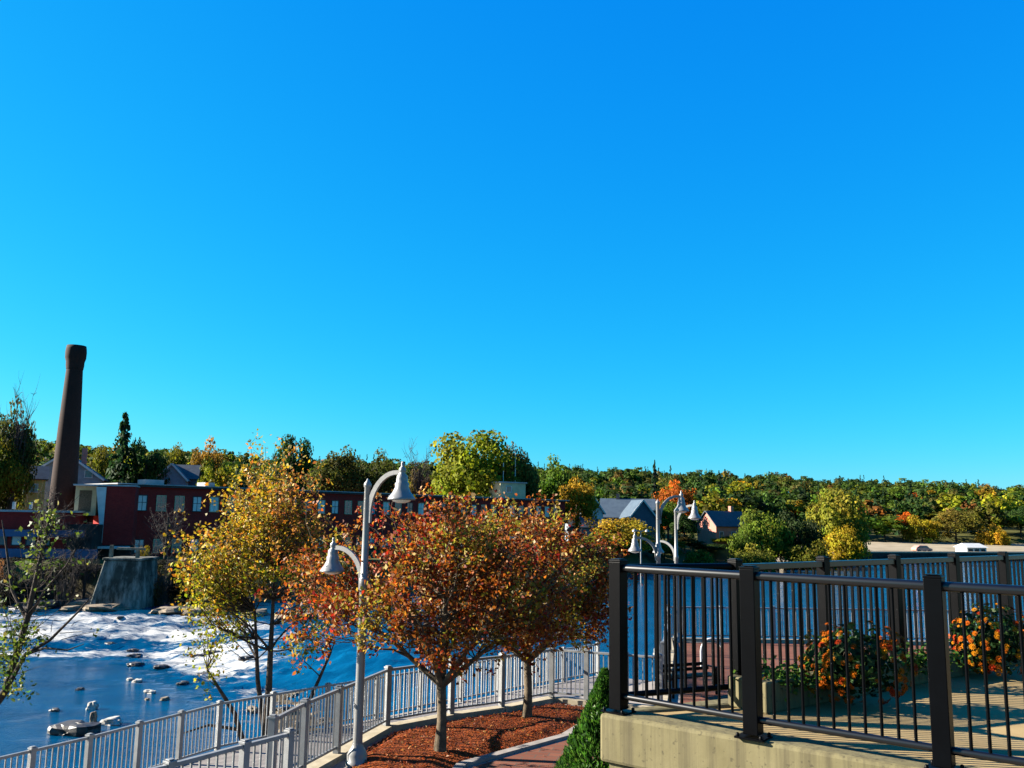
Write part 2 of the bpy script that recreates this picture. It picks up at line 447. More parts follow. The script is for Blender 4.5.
def grid_obj(name, xs, ys, zf, mat, keep=None, attr=None):
    X, Y = np.meshgrid(xs, ys); Z = zf(X, Y)
    nx, ny = len(xs), len(ys)
    idx = np.arange(nx * ny).reshape(ny, nx)
    q = np.stack([idx[:-1, :-1], idx[:-1, 1:], idx[1:, 1:], idx[1:, :-1]], -1).reshape(-1, 4)
    if keep is not None:
        k = keep(X, Y).reshape(-1); q = q[k[q].any(1)]
    me = bpy.data.meshes.new(name)
    me.vertices.add(nx * ny); me.vertices.foreach_set('co', np.stack([X, Y, Z], -1).reshape(-1).astype(np.float32))
    me.loops.add(len(q) * 4); me.loops.foreach_set('vertex_index', q.reshape(-1).astype(np.int32))
    me.polygons.add(len(q)); me.polygons.foreach_set('loop_start', np.arange(0, len(q) * 4, 4, dtype=np.int32))
    me.polygons.foreach_set('use_smooth', np.ones(len(q), bool))
    if attr:
        a = me.attributes.new(attr[0], 'FLOAT', 'POINT'); a.data.foreach_set('value', attr[1](X, Y).reshape(-1).astype(np.float32))
    me.materials.append(mat); me.update(calc_edges=True); me.validate()
    o = bpy.data.objects.new(name, me); COL.objects.link(o)
    return tag(o, kind='structure')
xs = axis([(-3000, -400, 200), (-400, -60, 14), (-60, -24, 2), (-24, 8, .35), (8, 60, 2), (60, 400, 14), (400, 3000, 200)])
ys = axis([(-60, 0, 10), (0, 14, 2), (14, 60, .35), (60, 120, 2), (120, 700, 12), (700, 3500, 200)])
grid_obj('ground', xs, ys, height, M['terrain'])
def wz(X, Y):
    z, dc = water_z(X, Y)
    rap = sm((dc + 12) / 5) * sm((3 - dc) / 4)
    return z + rap * .16 * vnoise(X, Y * 1.6, 1.5, 11) + rap * .14 * vnoise(X, Y * 1.8, 3.3, 13) + .015 * vnoise(X, Y, 1.2, 17)
def foam(X, Y):
    z, dc = water_z(X, Y)
    f = sm((dc + 10.5) / 3.2) * sm((2.2 - dc) / 3.0)
    f = f * (.72 + .28 * np.clip(vnoise(X * .35, Y * 1.2, 1.0, 21), -1, 1))
    f = f * (1 - .6 * sm((X + 19) / 8))
    tail = .5 * sm((dc + 26) / 14) * sm((-7 - dc) / 6) * np.clip(vnoise(X * .4, Y, .8, 23), 0, 1)
    return np.maximum(f, tail)
xs = axis([(-400, -60, 10), (-60, 6, .4), (6, 120, 2.5), (120, 500, 20)])
ys = axis([(10, 34, 1.5), (34, 84, .35), (84, 260, 3)])
grid_obj('river', xs, ys, wz, M['water'], None, ('foam', foam))

# ------------------------------------------------------------------ sun, sky
e_, az_ = R(24), R(-83)
sd = Vector((math.cos(e_) * math.sin(az_), math.cos(e_) * math.cos(az_), math.sin(e_)))
sun = bpy.data.objects.new('sun', bpy.data.lights.new('sun', 'SUN')); COL.objects.link(sun)
sun.rotation_euler = sd.to_track_quat('Z', 'Y').to_euler(); sun.location = (-40, 5, 40)
sun.data.energy = 5.0; sun.data.angle = R(.5); sun.data.color = (1, .92, .80)
w = bpy.data.worlds.new('World'); sc.world = w; w.use_nodes = True
nt = w.node_tree
sky = N(nt, 'ShaderNodeTexSky', sky_type='NISHITA', sun_disc=False, sun_elevation=e_, sun_rotation=az_, air_density=1.0, dust_density=.2, ozone_density=8.0)
EXPO = 2.4
k = 1 / (2 ** EXPO) / .1
sp = N(nt, 'ShaderNodeSeparateColor'); nt.links.new(sky.outputs[0], sp.inputs[0])
cb = N(nt, 'ShaderNodeCombineColor')
for i, (g, a) in enumerate(((2.4, 4.2), (.80, 1.58), (.22, 1.2))):       # polariser-deep blue: per-channel response of the sky
    p1 = N(nt, 'ShaderNodeMath', operation='POWER'); p1.inputs[1].default_value = g; nt.links.new(sp.outputs[i], p1.inputs[0])
    m1 = N(nt, 'ShaderNodeMath', operation='MULTIPLY'); m1.inputs[1].default_value = a * (.1 ** g) * k; nt.links.new(p1.outputs[0], m1.inputs[0])
    nt.links.new(m1.outputs[0], cb.inputs[i])
bg = nt.nodes['Background']; bg.inputs[1].default_value = .1
nt.links.new(cb.outputs[0], bg.inputs[0])
sc.view_settings.view_transform = 'Standard'; sc.view_settings.look = 'None'
sc.view_settings.exposure = EXPO; sc.view_settings.gamma = 1
sc.cycles.max_bounces = 6; sc.cycles.transparent_max_bounces = 4
sc.cycles.use_denoising = True
sc.cycles.sample_clamp_indirect = 4

# ------------------------------------------------------------------ deck in the foreground
CZ = 0.0
C0 = Vector((.805, 6.63)); V = Vector((.787, -.617)); U = Vector((.79, .613))
def P2(a, z): return Vector((a[0], a[1], z))
NL = [C0] + [Vector((.80, 6.55)) + V * t for t in (1.0, 2.13, 3.27, 4.4)]
BK = [C0] + [Vector(p) for p in ((1.78, 7.07), (2.74, 7.83), (3.68, 8.56), (4.6, 9.27), (5.5, 9.97), (6.4, 10.67), (7.3, 11.36), (8.2, 12.06))]
NI = Vector((.613, -.79))                         # from the far rail into the deck
NO = Vector((-.617, -.787))                       # outwards from the near rail
outer = [C0 + NO * .17 - V * .17, C0 + V * 9 + NO * .17]
far_end = BK[-1] + U * 3
fd = MB()
fd.prism([C0 + V * .1 - NO * .12 + U * .05, C0 + V * 9 - NO * .12, C0 + V * 9 + U * 14, far_end + NI * .1, Vector((1.85, 6.98))], -.3, -.02)
structure('deck_floor', fd, M['deck'])
rt = empty('retaining_wall', (C0.x, C0.y, -2.72), 'tan cast concrete wall carrying the near side of the raised terrace', 'wall')
cap = MB(); cap.prism([C0 - V * .09 + NO * .12, C0 + V * 9 + NO * .12, C0 + V * 9 - NO * .17, C0 + V * .1 - NO * .17, Vector((1.72, 7.0)), Vector((1.80, 7.25)), C0 - V * .1 + U * .05], -.33, 0)
cap.build('coping', M['concrete'], rt, bevel=.025)
lo = MB(); lo.prism([C0 - V * .03 + NO * .08, C0 + V * 9 + NO * .08, C0 + V * 9 - NO * .1, C0 - NO * .1], -3.2, -.338)
lo.build('wall', M['concrete'], rt)
rb = empty('retaining_wall', (BK[3].x, BK[3].y, -2.72), 'tan concrete wall under the far side of the terrace behind the flowers', 'wall')
lo = MB(); lo.prism([Vector((1.85, 6.98)), far_end + NI * .12, far_end - NI * .14, Vector((1.73, 7.2))], -3.2, -.02)
lo.build('wall', M['concrete'], rb)

def rail_run(root, pts, H, zf, mat, post_w, top, bot, bal, gap, zb, cap_h=.02, plates=False, single=False, posts=True, capw=1.12, bevel=.004, toplow=.05):
    """posts, rails and balusters along pts; zf gives the ground level at a point"""
    n = len(pts)
    for i, p in enumerate(pts):
        q = pts[i + 1] if i < n - 1 else pts[i - 1]
        d = (Vector(q) - Vector(p)) if i < n - 1 else (Vector(p) - Vector(q))
        ang = math.atan2(d.y, d.x); z = zf(p)
        b = MB(); b.box((p[0], p[1], z + (H + .0) / 2 + (.012 if plates else 0)), (post_w, post_w, H - (.024 if plates else 0)), ang)
        po = b.build('post', M[mat], root, bevel=bevel)
        po['_w'] = root['_w']
        b = MB(); b.box((p[0], p[1], z + H + cap_h / 2), (post_w * capw, post_w * capw, cap_h), ang)
        b.box((p[0], p[1], z + H + cap_h * 1.4), (post_w * .8, post_w * .8, cap_h * .5), ang)
        b.build('cap', M[mat], po, bevel=min(bevel, .003))
        if plates:
            b = MB(); b.box((p[0], p[1], z + .006), (post_w * 1.9, post_w * 1.7, .012), ang)
            for sx in (-1, 1):
                for sy in (-1, 1):
                    o_ = Matrix.Rotation(ang, 2) @ Vector((sx * post_w * .78, sy * post_w * .68))
                    b.lathe((p[0] + o_.x, p[1] + o_.y, z + .012), [(.012, 0), (.012, .016), (.005, .022)], 6)
            b.build('base_plate', M[mat], po)
    for i in range(n - 1):
        a = Vector(pts[i]); c = Vector(pts[i + 1]); za = zf(pts[i]); zc = zf(pts[i + 1]); d = c - a; L = d.length; d.normalize()
        a2 = a + d * post_w * .5; c2 = c - d * post_w * .5
        tz = H - toplow
        b = MB()
        A_ = P2(a2, za + tz); B_ = P2(c2, zc + tz)
        if single:
            b.tube([A_, B_], top[0] / 2, 14)
        else:
            b.bar(A_, B_, top[0], top[1])
        b.build('top_rail', M['black_rail' if mat == 'black_metal' else mat], root, bevel=0 if single else min(bevel, .006))
        b = MB()
        A3 = P2(a2, za + zb); B3 = P2(c2, zc + zb)
        if single: b.tube([A3, B3], bot[0] / 2, 12)
        else: b.bar(A3, B3, bot[0], bot[1])
        b.build('bottom_rail', M['black_rail' if mat == 'black_metal' else mat], root, bevel=0 if single else min(bevel, .004))
        nb = max(1, int(round(L / gap)) - 1)
        ang = math.atan2(d.y, d.x)
        pan = MB()
        for k in range(nb):
            t = (k + 1) / (nb + 1); p = A3.lerp(B3, t); q = A_.lerp(B_, t)
            m_ = MB() if single else pan
            m_.tube([p + Vector((0, 0, .002)), q - Vector((0, 0, .002))], bal * .48, 8) if single else m_.box(((p.x + q.x) / 2, (p.y + q.y) / 2, (p.z + q.z) / 2), (bal, bal, q.z - p.z - .004), ang)
            if single: m_.build('baluster', M[mat], root)
        if not single: pan.build('balusters', M[mat], root)

r1 = empty('terrace_railing', (C0.x, C0.y, 0), 'near black metal railing on square posts along the tan concrete wall', 'railing')
rail_run(r1, NL[:4], 1.065, lambda p: 0, 'black_metal', .10, (.058, .05), (.045, .04), .021, .102, .115, plates=True, single=True, toplow=.045, capw=1.03, cap_h=.014)
r2 = empty('terrace_railing', (BK[2].x, BK[2].y, 0), 'far black metal railing behind the orange flowers on the terrace', 'railing')
rail_run(r2, BK[1:], 1.06, lambda p: 0, 'black_metal', .085, (.058, .05), (.045, .04), .020, .11, .115, toplow=.045, capw=1.03, cap_h=.014)
def sidebar(a, c):
    b = MB(); b.tube([P2(a, 1.02), P2(c, 1.02)], .029, 12); b.build('top_rail', M['black_metal'], r2)
    b = MB(); b.tube([P2(a, .115), P2(c, .115)], .0225, 12); b.build('bottom_rail', M['black_metal'], r2)
    b = MB()
    for k in range(1, 11): p = a.lerp(c, k / 11); b.box((p.x, p.y, .567), (.018, .018, .88), .5)
    b.build('balusters', M['black_metal'], r2)
sidebar(C0 + Vector((.06, .03)), BK[1] - Vector((.05, .025)))

# planter with flowers along the far rail
pl = empty('planter', (2.5, 7.2, -.02), 'long low concrete planter edged with a pale ledge under the far railing', 'planter')
pa = Vector((1.90, 6.72)) ; pb = far_end + NI * .5
pd = (pb - pa).normalized(); pn = Vector((-pd.y, pd.x))
b = MB(); b.prism([pa + pd * .104, pb, pb + pn * .12, pa + pd * .104 + pn * .12], -.02, .205); b.build('front_wall', M['concrete'], pl, bevel=.012)
b = MB(); b.prism([pa, pa + pd * .1, pa + pd * .1 + pn * .36, pa + pn * .36], -.02, .205); b.build('end_wall', M['concrete'], pl, bevel=.012)
b = MB(); b.prism([pa + pd * .104 + pn * .125, pb + pn * .125, pb + pn * .36, pa + pd * .104 + pn * .36], -.02, .15); b.build('soil', M['mulch'], pl)

def bloom_mesh():
    b = MB(); c = Vector((0, 0, 0))
    for ring, (r, z, n, s, tilt) in enumerate(((1.0, .0, 11, .48, .25), (.72, .16, 9, .42, .6), (.42, .30, 7, .34, 1.0))):
        for k in range(n):
            t = 2 * math.pi * (k + .5 * ring) / n
            d = Vector((math.cos(t), math.sin(t), 0)); q = Vector((-math.sin(t), math.cos(t), 0))
            tip = d * r * math.cos(tilt * .6) + Vector((0, 0, z + math.sin(tilt) * .25 * r)); bs = d * r * .25 + Vector((0, 0, z * .7))
            mid = bs.lerp(tip, .6)
            b.add([bs, mid + q * s * .32, tip, mid - q * s * .32], [(0, 1, 2, 3)])
    b.lathe((0, 0, .1), [(.28, 0), (.26, .2), (.1, .32)], 8)
    return b
def petalmat(name, c1, c2):
    m, nt, p = newmat(name)
    oi = N(nt, 'ShaderNodeObjectInfo')
    nt.links.new(ramp(nt, oi.outputs['Random'], [(0, c1), (1, c2)]), p.inputs['Base Color'])
    p.inputs['Roughness'].default_value = .7; p.inputs['Specular IOR Level'].default_value = .05
    return m
PET = [petalmat('petal_orange', (.20, .033, .0008), (.25, .062, .001)), petalmat('petal_amber', (.24, .075, .001), (.28, .11, .003)), petalmat('petal_rust', (.13, .008, .0015), (.2, .022, .001))]
BLOOM = [bloom_mesh() for _ in PET]
bl_me = []
for b_, m_ in zip(BLOOM, PET):
    t_ = b_.build('bloom', m_); bl_me.append(t_.data); bpy.data.objects.remove(t_)
def flower_bush(cen, rx, ry, rz, label, nb, hole):
    cen = Vector(cen)
    base = Vector((cen.x, cen.y, .15))
    o = empty('flowering_plant', base, label, 'flower', 'orange flowers in the terrace planter')
    n = 1100
    d = unit(rng.normal(size=(n, 3))); r = rng.random((n, 1)) ** .4
    P = d * r * np.array([rx, ry, rz]) * (.86 + .16 * np.sin(d[:, :1] * 9 + cen.x) * np.cos(d[:, 2:] * 7)) + np.array(cen)
    P[:, 2] = np.maximum(P[:, 2], .02)
    quads_mesh('leaves', leaves(P, .065, d) - np.array(base), palette([(.012, .03, .008), (.025, .055, .012), (.04, .08, .018)], [5, 4, 2], n), M['leaf'], o)
    b = MB()
    for k in range(14):
        q = cen + Vector((random.uniform(-1, 1) * rx, random.uniform(-1, 1) * ry, random.uniform(-.2, .8) * rz)) * .8
        limb(b, (base.x + random.uniform(-.15, .15), base.y + random.uniform(-.08, .08), .13), q, .006, .003, 0, 3, .1, 4)
    b.build('stems', M['bark_dark'], o)
    ex = MB()
    for _ in range(150):
        q = unit(rng.normal(size=3))
        if q[1] > .05 or abs(q[0]) < hole * random.random(): continue
        p = cen + Vector((q[0] * rx, q[1] * ry, q[2] * rz)) * random.uniform(.9, 1.06)
        if p.z < .03: continue
        m3 = (Vector(q) + Vector((random.uniform(-.4, .2), -.3, random.uniform(0, .5)))).to_track_quat('Z', 'Y').to_matrix(); sz_ = random.uniform(.014, .026)
        bm_ = BLOOM[0]; ex.add([m3 @ (Vector(v_) * sz_) + p for v_ in bm_.v], bm_.f)
    eo = ex.build('small_blooms', PET[1 if hole < .4 else 0], o); eo['kind'] = 'stuff'
    k = 0
    while k < nb:
        q = unit(rng.normal(size=3))
        if q[1] > .0 or abs(q[0]) < hole * random.random(): continue
        p = cen + Vector((q[0] * rx * 1.03, q[1] * ry * 1.03, q[2] * rz * 1.03))
        if p.z < .03: continue
        side = (p.x - cen.x) / rx
        i = random.choices((0, 1, 2), (5, 4, 1) if side < .3 else (5, 1, 4))[0]
        f = bpy.data.objects.new('bloom', bl_me[i]); COL.objects.link(f); f.parent = o
        f.location = p - base; s = random.uniform(.022, .037); f.scale = (s, s, s)
        nrm = Vector(q) + Vector((-.2, -.3, .35)); f.rotation_euler = nrm.to_track_quat('Z', 'Y').to_euler()
        k += 1
fa_ = at(853, 662, 7.05); fb_ = at(990, 640, 8.45); fc_ = at(1062, 632, 9.1)
flower_bush(fa_, .45, .34, .31, 'orange flower clump with a dark leafy middle, spilling over the near end of the planter', 100, .55)
flower_bush(fb_, .38, .34, .33, 'second orange flower clump, farther along the planter past the tall post', 100, .2)
flower_bush(fc_, .4, .34, .33, 'paler flower clump cut off by the edge of the view', 60, .2)
for i, (x, y, D, lab) in enumerate(((786, 676, 6.95, 'low bright green plant at the near end of the planter'), (925, 652, 7.9, 'small green plant between the two orange flower clumps'))):
    c_ = at(x, y, D); o = empty('low_plant', (c_.x, c_.y, .15), lab, 'plant')
    P = rng.normal(size=(420, 3)) * np.array([.16, .09, .045]) + np.array([0, 0, .06])
    quads_mesh('leaves', leaves(P, .05, np.tile((0, 0, 1.), (420, 1)), amt=.7), palette([(.05, .11, .012), (.03, .07, .01), (.1, .14, .025)], [3, 3, 1], 420), M['leaf'], o)
    b = MB(); b.tube([(c_.x, c_.y, .14), (c_.x, c_.y, .22)], .006, 5); b.build('stem', M['bark_dark'], o)

# ------------------------------------------------------------------ lower plaza, path, bed, walkway
PZ = -2.72
F1 = [Vector(p) for p in ((-3.40, 13.38), (-3.2, 14.55), (-2.88, 15.7), (-2.32, 17.75), (-1.15, 18.85), (-.12, 19.6), (1.0, 20.7), (1.76, 20.4), (2.6, 20.07), (3.3, 19.8))]
F1b = [Vector(p) for p in ((3.3, 19.8), (3.72, 21.8), (4.15, 23.9), (4.58, 26.0), (5.0, 28.1), (5.45, 31.0), (7.3, 31.02), (9.1, 31.05), (10.9, 31.08), (12.7, 31.1), (14.5, 31.13), (16.3, 31.15), (18.1, 31.18), (19.9, 31.2))]
pz = MB(); pz.prism([(-6.5, -6), (-6.2, 8.3), (-3.12, 12.95), (-3.40, 13.3)] + [tuple(p) for p in F1[1:]] + [tuple(p) for p in F1b[1:6]] + [(34, 31.4), (34, -6)], -5.2, PZ)
structure('plaza', pz, M['pave'])
bp = MB(); bp.prism([(4.0, 21.2), (5.75, 30.7), (34, 31.0), (34, 8.5), (9, 10.5), (3.6, 12), (3.6, 19.4)], PZ - .05, PZ + .004)
structure('brick_pavement', bp, M['paver'])
pth = MB(); pth.prism([(-.55, 14.3), (-.55, 15.35), (1.25, 17.35), (2.2, 19.4), (3.58, 19.3), (3.58, 12), (.4, 12)], PZ - .05, PZ + .004)
structure('path', pth, M['paver'])
def strip(pts, w, z0, z1, off=0):
    mb = MB()
    for i in range(len(pts) - 1):
        a, c = Vector(pts[i]), Vector(pts[i + 1]); d = (c - a).normalized(); n = Vector((-d.y, d.x))
        mb.prism([a + n * (off - w / 2) - d * .0, c + n * (off - w / 2), c + n * (off + w / 2), a + n * (off + w / 2)], z0, z1)
    return mb
structure('path_edging', strip([(-.98, 14.0), (-.74, 15.4), (1.1, 17.45), (2.05, 19.6)], .17, PZ - .1, PZ + .05), M['pave'])
for nm, pts in (('kerb', F1), ('kerb', F1b)):
    structure(nm, strip(pts, .26, PZ - .05, PZ + .10), M['kerb'])
BED = [(-2.0, 13.8), (-2.35, 14.4), (-2.68, 15.7), (-2.15, 17.6), (-1.05, 18.65), (0, 19.4), (1.0, 20.45), (1.85, 20.1), (2.0, 19.6), (1.06, 17.5), (-.8, 15.42), (-1.05, 14.0)]
def bed_z(X, Y):
    d = sdist(BED, X, Y)
    return PZ + np.where(d > 0, .015 + .09 * sm(d / .5) + .012 * vnoise(X, Y, 5, 31) + .008 * vnoise(X, Y, 19, 33), -.2)
g_ = grid_obj('mulch', axis([(-3, 2.3, .05)]), axis([(13.5, 20.8, .05)]), bed_z, M['mulch'], lambda X, Y: sdist(BED, X, Y) > -.06)
g_['kind'] = 'stuff'; tag(g_, 'red brown bark mulch spread under the two small red trees', 'mulch')
n = 5200
P = np.stack([rng.uniform(-3, 2.2, n), rng.uniform(13.5, 20.6, n)], 1); P = P[sdist(BED, P[:, 0], P[:, 1]) > .03]
Z = bed_z(P[:, 0], P[:, 1]) + .015
Pq = np.stack([P[:, 0], P[:, 1], Z], 1)
cm = palette([(.18, .035, .008), (.09, .014, .006), (.25, .11, .028), (.3, .2, .1)], [6, 5, 2, 1], len(Pq))
npath = 260
P = np.stack([rng.uniform(-1.6, 3.4, npath), rng.uniform(13.6, 20.5, npath)], 1); P = P[sdist(BED, P[:, 0], P[:, 1]) < -.15]
Pq = np.concatenate([Pq, np.stack([P[:, 0], P[:, 1], np.full(len(P), PZ + .02)], 1)])
cm = np.concatenate([cm, palette([(.30, .06, .008), (.3, .14, .02), (.16, .03, .006)], [2, 2, 1], len(P))])
ml = quads_mesh('fallen_leaves', leaves(Pq, .055, np.tile((0, 0, 1.), (len(Pq), 1)), .4, .9), cm, M['leaf'])
tag(ml, 'bark chips and fallen leaves littering the mulch bed and path', 'fallen leaves', kind='stuff')

F2 = [Vector(p) for p in ((-11.6, 12.6), (-10.9, 13.8), (-10.2, 15.0), (-9.5, 16.1), (-8.84, 17.27), (-8.26, 18.3), (-7.75, 19.45), (-7.25, 20.5), (-6.75, 21.6), (-5.8, 22.75), (-4.7, 24.0), (-3.6, 25.2), (-2.5, 26.4), (-1.4, 27.6), (-.3, 28.8), (.8, 30.0), (1.9, 31.1), (3.2, 32.4))]
wk = MB(); wk.prism([tuple(p) for p in F2[:9]] + [(-5.8, 22.75), (-3.1, 15.6), (-3.6, 13.2), (-6.4, 8.9)], -11.4, -4.12)
structure('walkway', wk, M['pave'])
wk = MB(); wk.prism([tuple(p) for p in F2[9:]] + [(5.3, 31.3), (4.9, 28), (3.2, 20), (1, 20.8), (-2.5, 18), (-3.1, 15.7)], -6.4, -4.126)
structure('walkway', wk, M['pave'])
FH = 1.06
t = empty('grey_fence', (F1[4].x, F1[4].y, PZ), 'grey metal fence curving behind the mulch bed and the two red trees', 'fence')
rail_run(t, F1, FH, lambda p: PZ + .10, 'fence', .105, (.06, .05), (.05, .04), .022, .125, .10, capw=1.2, cap_h=.03, toplow=.03)
t = empty('grey_fence', (F1b[5].x, F1b[5].y, PZ), 'grey metal fence round the far edge of the brick plaza', 'fence')
rail_run(t, F1b[1:], FH, lambda p: PZ + .10, 'fence', .105, (.06, .05), (.05, .04), .022, .125, .10, capw=1.2, cap_h=.03, toplow=.03)
t = empty('grey_fence', (F2[6].x, F2[6].y, -4.12), 'lower grey metal fence beside the river, running past the yellow tree', 'fence')
rail_run(t, F2, 1.09, lambda p: -4.12, 'fence', .105, (.06, .05), (.05, .04), .022, .125, .10, capw=1.2, cap_h=.03, toplow=.03)
F3 = [Vector(p) for p in ((-3.03, 12.88), (-3.46, 12.23), (-4.08, 11.25), (-4.7, 10.3), (-5.35, 9.3), (-6.0, 8.3))]
t = empty('grey_fence', (F3[0].x, F3[0].y, PZ), 'nearest grey fence, starting left of the nearest lamp and leaving the view below', 'fence')
rail_run(t, F3, 1.07, lambda p: PZ + .02, 'fence', .10, (.07, .05), (.05, .04), .024, .14, .10, capw=1.2, cap_h=.03, toplow=.03)

# ------------------------------------------------------------------ lamps
def lamp_proto(o, k=1.0):
    """two-armed lamp: fluted base, tapered pole, arched arms with bell shades"""
    w = Vector(o['_w'])
    def Q(x, z): return w + Vector((x, 0, z)) * k
    b = MB(); b.lathe(w, [(r * k, z * k) for r, z in ((.19, 0), (.19, .05), (.165, .07), (.17, .16), (.13, .24), (.095, .3), (.09, .34))], 20); b.build('base', M['lamp'], o)
    b = MB(); b.lathe(w, [(r * k, z * k) for r, z in ((.080, .34), (.074, 1.3), (.068, 2.9), (.08, 2.92), (.08, 3.02), (.062, 3.04), (.052, 4.56), (.066, 4.58), (.066, 4.63), (.03, 4.68), (.012, 4.72))], 16); b.build('pole', M['lamp'], o)
    for side, x0, z0, x1, zp, z1, s in ((1, .05, 4.08, .76, 4.82, 4.7, 1.04), (-1, .05, 2.95, .74, 3.52, 3.4, .95)):
        b = MB(); pts = []
        for i in range(13):
            t = i / 12 * math.pi * .56
            pts.append(Q(side * (x0 + (x1 - x0) * (1 - math.cos(t)) / (1 - math.cos(math.pi * .56))), z0 + (zp - z0) * math.sin(t)))
        for i in range(12):
            d = (pts[i + 1] - pts[i]) * .03
            b.bar(pts[i] - d, pts[i + 1] + d, .05 * k, (.10 - .035 * i / 12) * k)
        b.bar(Q(side * .075, z0 - .12), Q(side * .075, z0 + .3), .05 * k, .05 * k, (1, 0, 0))
        ar = b.build('arm', M['lamp'], o); ar['_w'] = o['_w']
        tip = pts[-1]
        b = MB(); top = tip + Vector((0, 0, .05)) * k
        b.lathe(top, [(r * k * s, z * k * s) for r, z in ((.012, .14), (.03, .10), (.02, .06), (.055, .03), (.06, -.02), (.045, -.05), (.085, -.09), (.095, -.14), (.095, -.2), (.115, -.215), (.112, -.28), (.15, -.36), (.205, -.43), (.225, -.46), (.225, -.485), (.19, -.485))][::-1], 24)
        sh = b.build('lamp_shade', M['lamp'], o); sh['_w'] = o['_w']
        b = MB(); b.lathe(top - Vector((0, 0, .535)) * k * s, [(r * k * s, z * k * s) for r, z in ((.06, 0), (.13, .02), (.165, .05), (.165, .06))], 16); b.build('lens', M['glass_lamp'], sh)
lp = gr(359, 763, PZ); lp.z = PZ + .02
l1 = empty('street_lamp', (lp.x - .02, lp.y - .1, PZ + .005), 'nearest pale two-armed street lamp with bell shades, standing by the mulch bed', 'street lamp', 'two-armed street lamps')
lamp_proto(l1)
for p_, lab in (((4.62, 27.8), 'left lamp of the far pair, its pole rising through the railing view'), ((5.72, 30.7), 'farthest street lamp of the pair, on the corner of the brick plaza')):
    c_ = copy_tree(l1); c_.location = (*p_, PZ + .005); c_['label'] = lab; c_.rotation_euler.z = R(6 if p_[0] < 5 else -40)
    if p_[0] > 5: c_.scale = (.95, .95, .95)
l1.rotation_euler.z = R(-32)

# bench and bike hoop on the plaza
q = gr(690, 695, PZ); bn = empty('bench', (q.x, q.y, PZ + .004), 'black slatted bench on the brick plaza seen through the railing', 'bench')
a_ = R(25)
def L(x, y, z): return Vector((q.x, q.y, PZ + .004)) + Matrix.Rotation(a_, 3, 'Z') @ Vector((x, y, z))
b = MB(); [b.bar(L(-.7, y, .44), L(.7, y, .44), .07, .03) for y in (-.2, -.11, -.02, .07, .16)]; b.build('seat', M['black_metal'], bn)
b = MB(); [b.bar(L(-.7, .2 + .06 * i, .55 + .1 * i), L(.7, .2 + .06 * i, .55 + .1 * i), .03, .075) for i in range(2)]; b.build('backrest', M['black_metal'], bn)
for x in (-.62, .62):
    b = MB(); b.bar(L(x, -.2, 0), L(x, -.2, .42), .05, .05, (1, 0, 0)); b.bar(L(x, .15, 0), L(x, .3, .74), .05, .05, (1, 0, 0)); b.bar(L(x, -.2, .4), L(x, .24, .4), .04, .04); b.build('leg', M['black_metal'], bn)
    b = MB(); b.bar(L(x, -.22, .62), L(x, .22, .62), .05, .03); b.bar(L(x, -.2, .43), L(x, -.2, .61), .04, .04, (1, 0, 0)); b.build('armrest', M['black_metal'], bn)
q = gr(712, 668, PZ)
b = MB(); b.tube([(q.x - .3 * math.cos(t), q.y, PZ + .45 + .35 * math.sin(t)) if 0 <= t <= math.pi else (q.x - .3 * math.cos(t), q.y, PZ + .01) for t in [-.01] + [math.pi * i / 10 for i in range(11)] + [math.pi + .01]], .03, 10)
tag(b.build('bike_rack', M['white'], loc=(q.x, q.y, PZ)), 'white hoop standing on the brick plaza beyond the railing', 'bike rack')

# ------------------------------------------------------------------ trees near the fence
RED = [(.18, .018, .004), (.23, .056, .006), (.26, .10, .011), (.09, .015, .003), (.11, .085, .007), (.33, .22, .09), (.15, .048, .008)]
def red_zone(P):
    n = len(P); c = palette(RED, [2.6, 7, 4.5, 3, 1.6, 1.4, 5], n)
    f = np.array([noise.noise(Vector(p) * 1.1 + Vector((3, 1, 8))) for p in P])
    g = palette([(.16, .15, .014), (.25, .17, .02)], [1, 1], n)
    low = np.clip((-.9 - P[:, 2]) * .5, 0, .4)
    k = (f > .27 - low) & (rng.random(n) < .7)
    c[k] = g[k]
    k = (f < -.28) & (rng.random(n) < .3); c[k] = palette([(.24, .012, .006), (.17, .01, .006)], [1, 1], n)[k]
    return c
LX, LY = -2.5, 15.4
def small_tree(q, cen, rad, na, label, dz=0):
    x, y, z = q
    stems = [[(x, y, z, .115), (x + .02, y, z + .5, .085), (x + .0, y + .02, z + 1.05, .08), (x - .02, y, z + 1.7, .062), (x + .04, y, z + 2.6, .045), (x, y, z + 3.5, .02)]]
    top = Vector((x, y, z + 1.1))
    for a, l in ((.3, 1.2), (2.7, 1.3), (1.5, 1.0), (4.4, 1.0), (5.5, 1.1)):
        e = top + Vector((math.cos(a) * l, math.sin(a) * l * .8, .75 + random.random() * .4))
        stems.append([(*top.lerp(e, t), .06 * (1 - t) + .02 * t) for t in (0, .5, 1)])
    return broadleaf('maple_tree', (x, y, z), stems, cen, rad, na, 92, .080, .13, None, None, label, 'tree', 'small red trees in the mulch bed', zone=red_zone, inner=.25, bark='bark_pale', lowcut=-.62, gap=-.02, twigs=4, minz=1.15, keep=lambda p: not (p.x < LX + .35 and p.y < LY + .6 and p.z > PZ + 2.7) and not (math.hypot(p.x - LX - .3, p.y - LY) < .8 and p.z > PZ + 3.5))
q1 = gr(440, 752, PZ + .08); q2 = gr(527, 718, PZ + .08)
small_tree(q1, at(430, 589, q1.y) , (2.7, 1.9, 1.60), 265, 'nearer red and orange leaved tree with a pale slim trunk in the mulch bed')
small_tree(q2, at(534, 588, q2.y + .1), (1.95, 1.5, 1.55), 215, 'smaller rust leaved tree farther back in the mulch bed, by the fence corner')

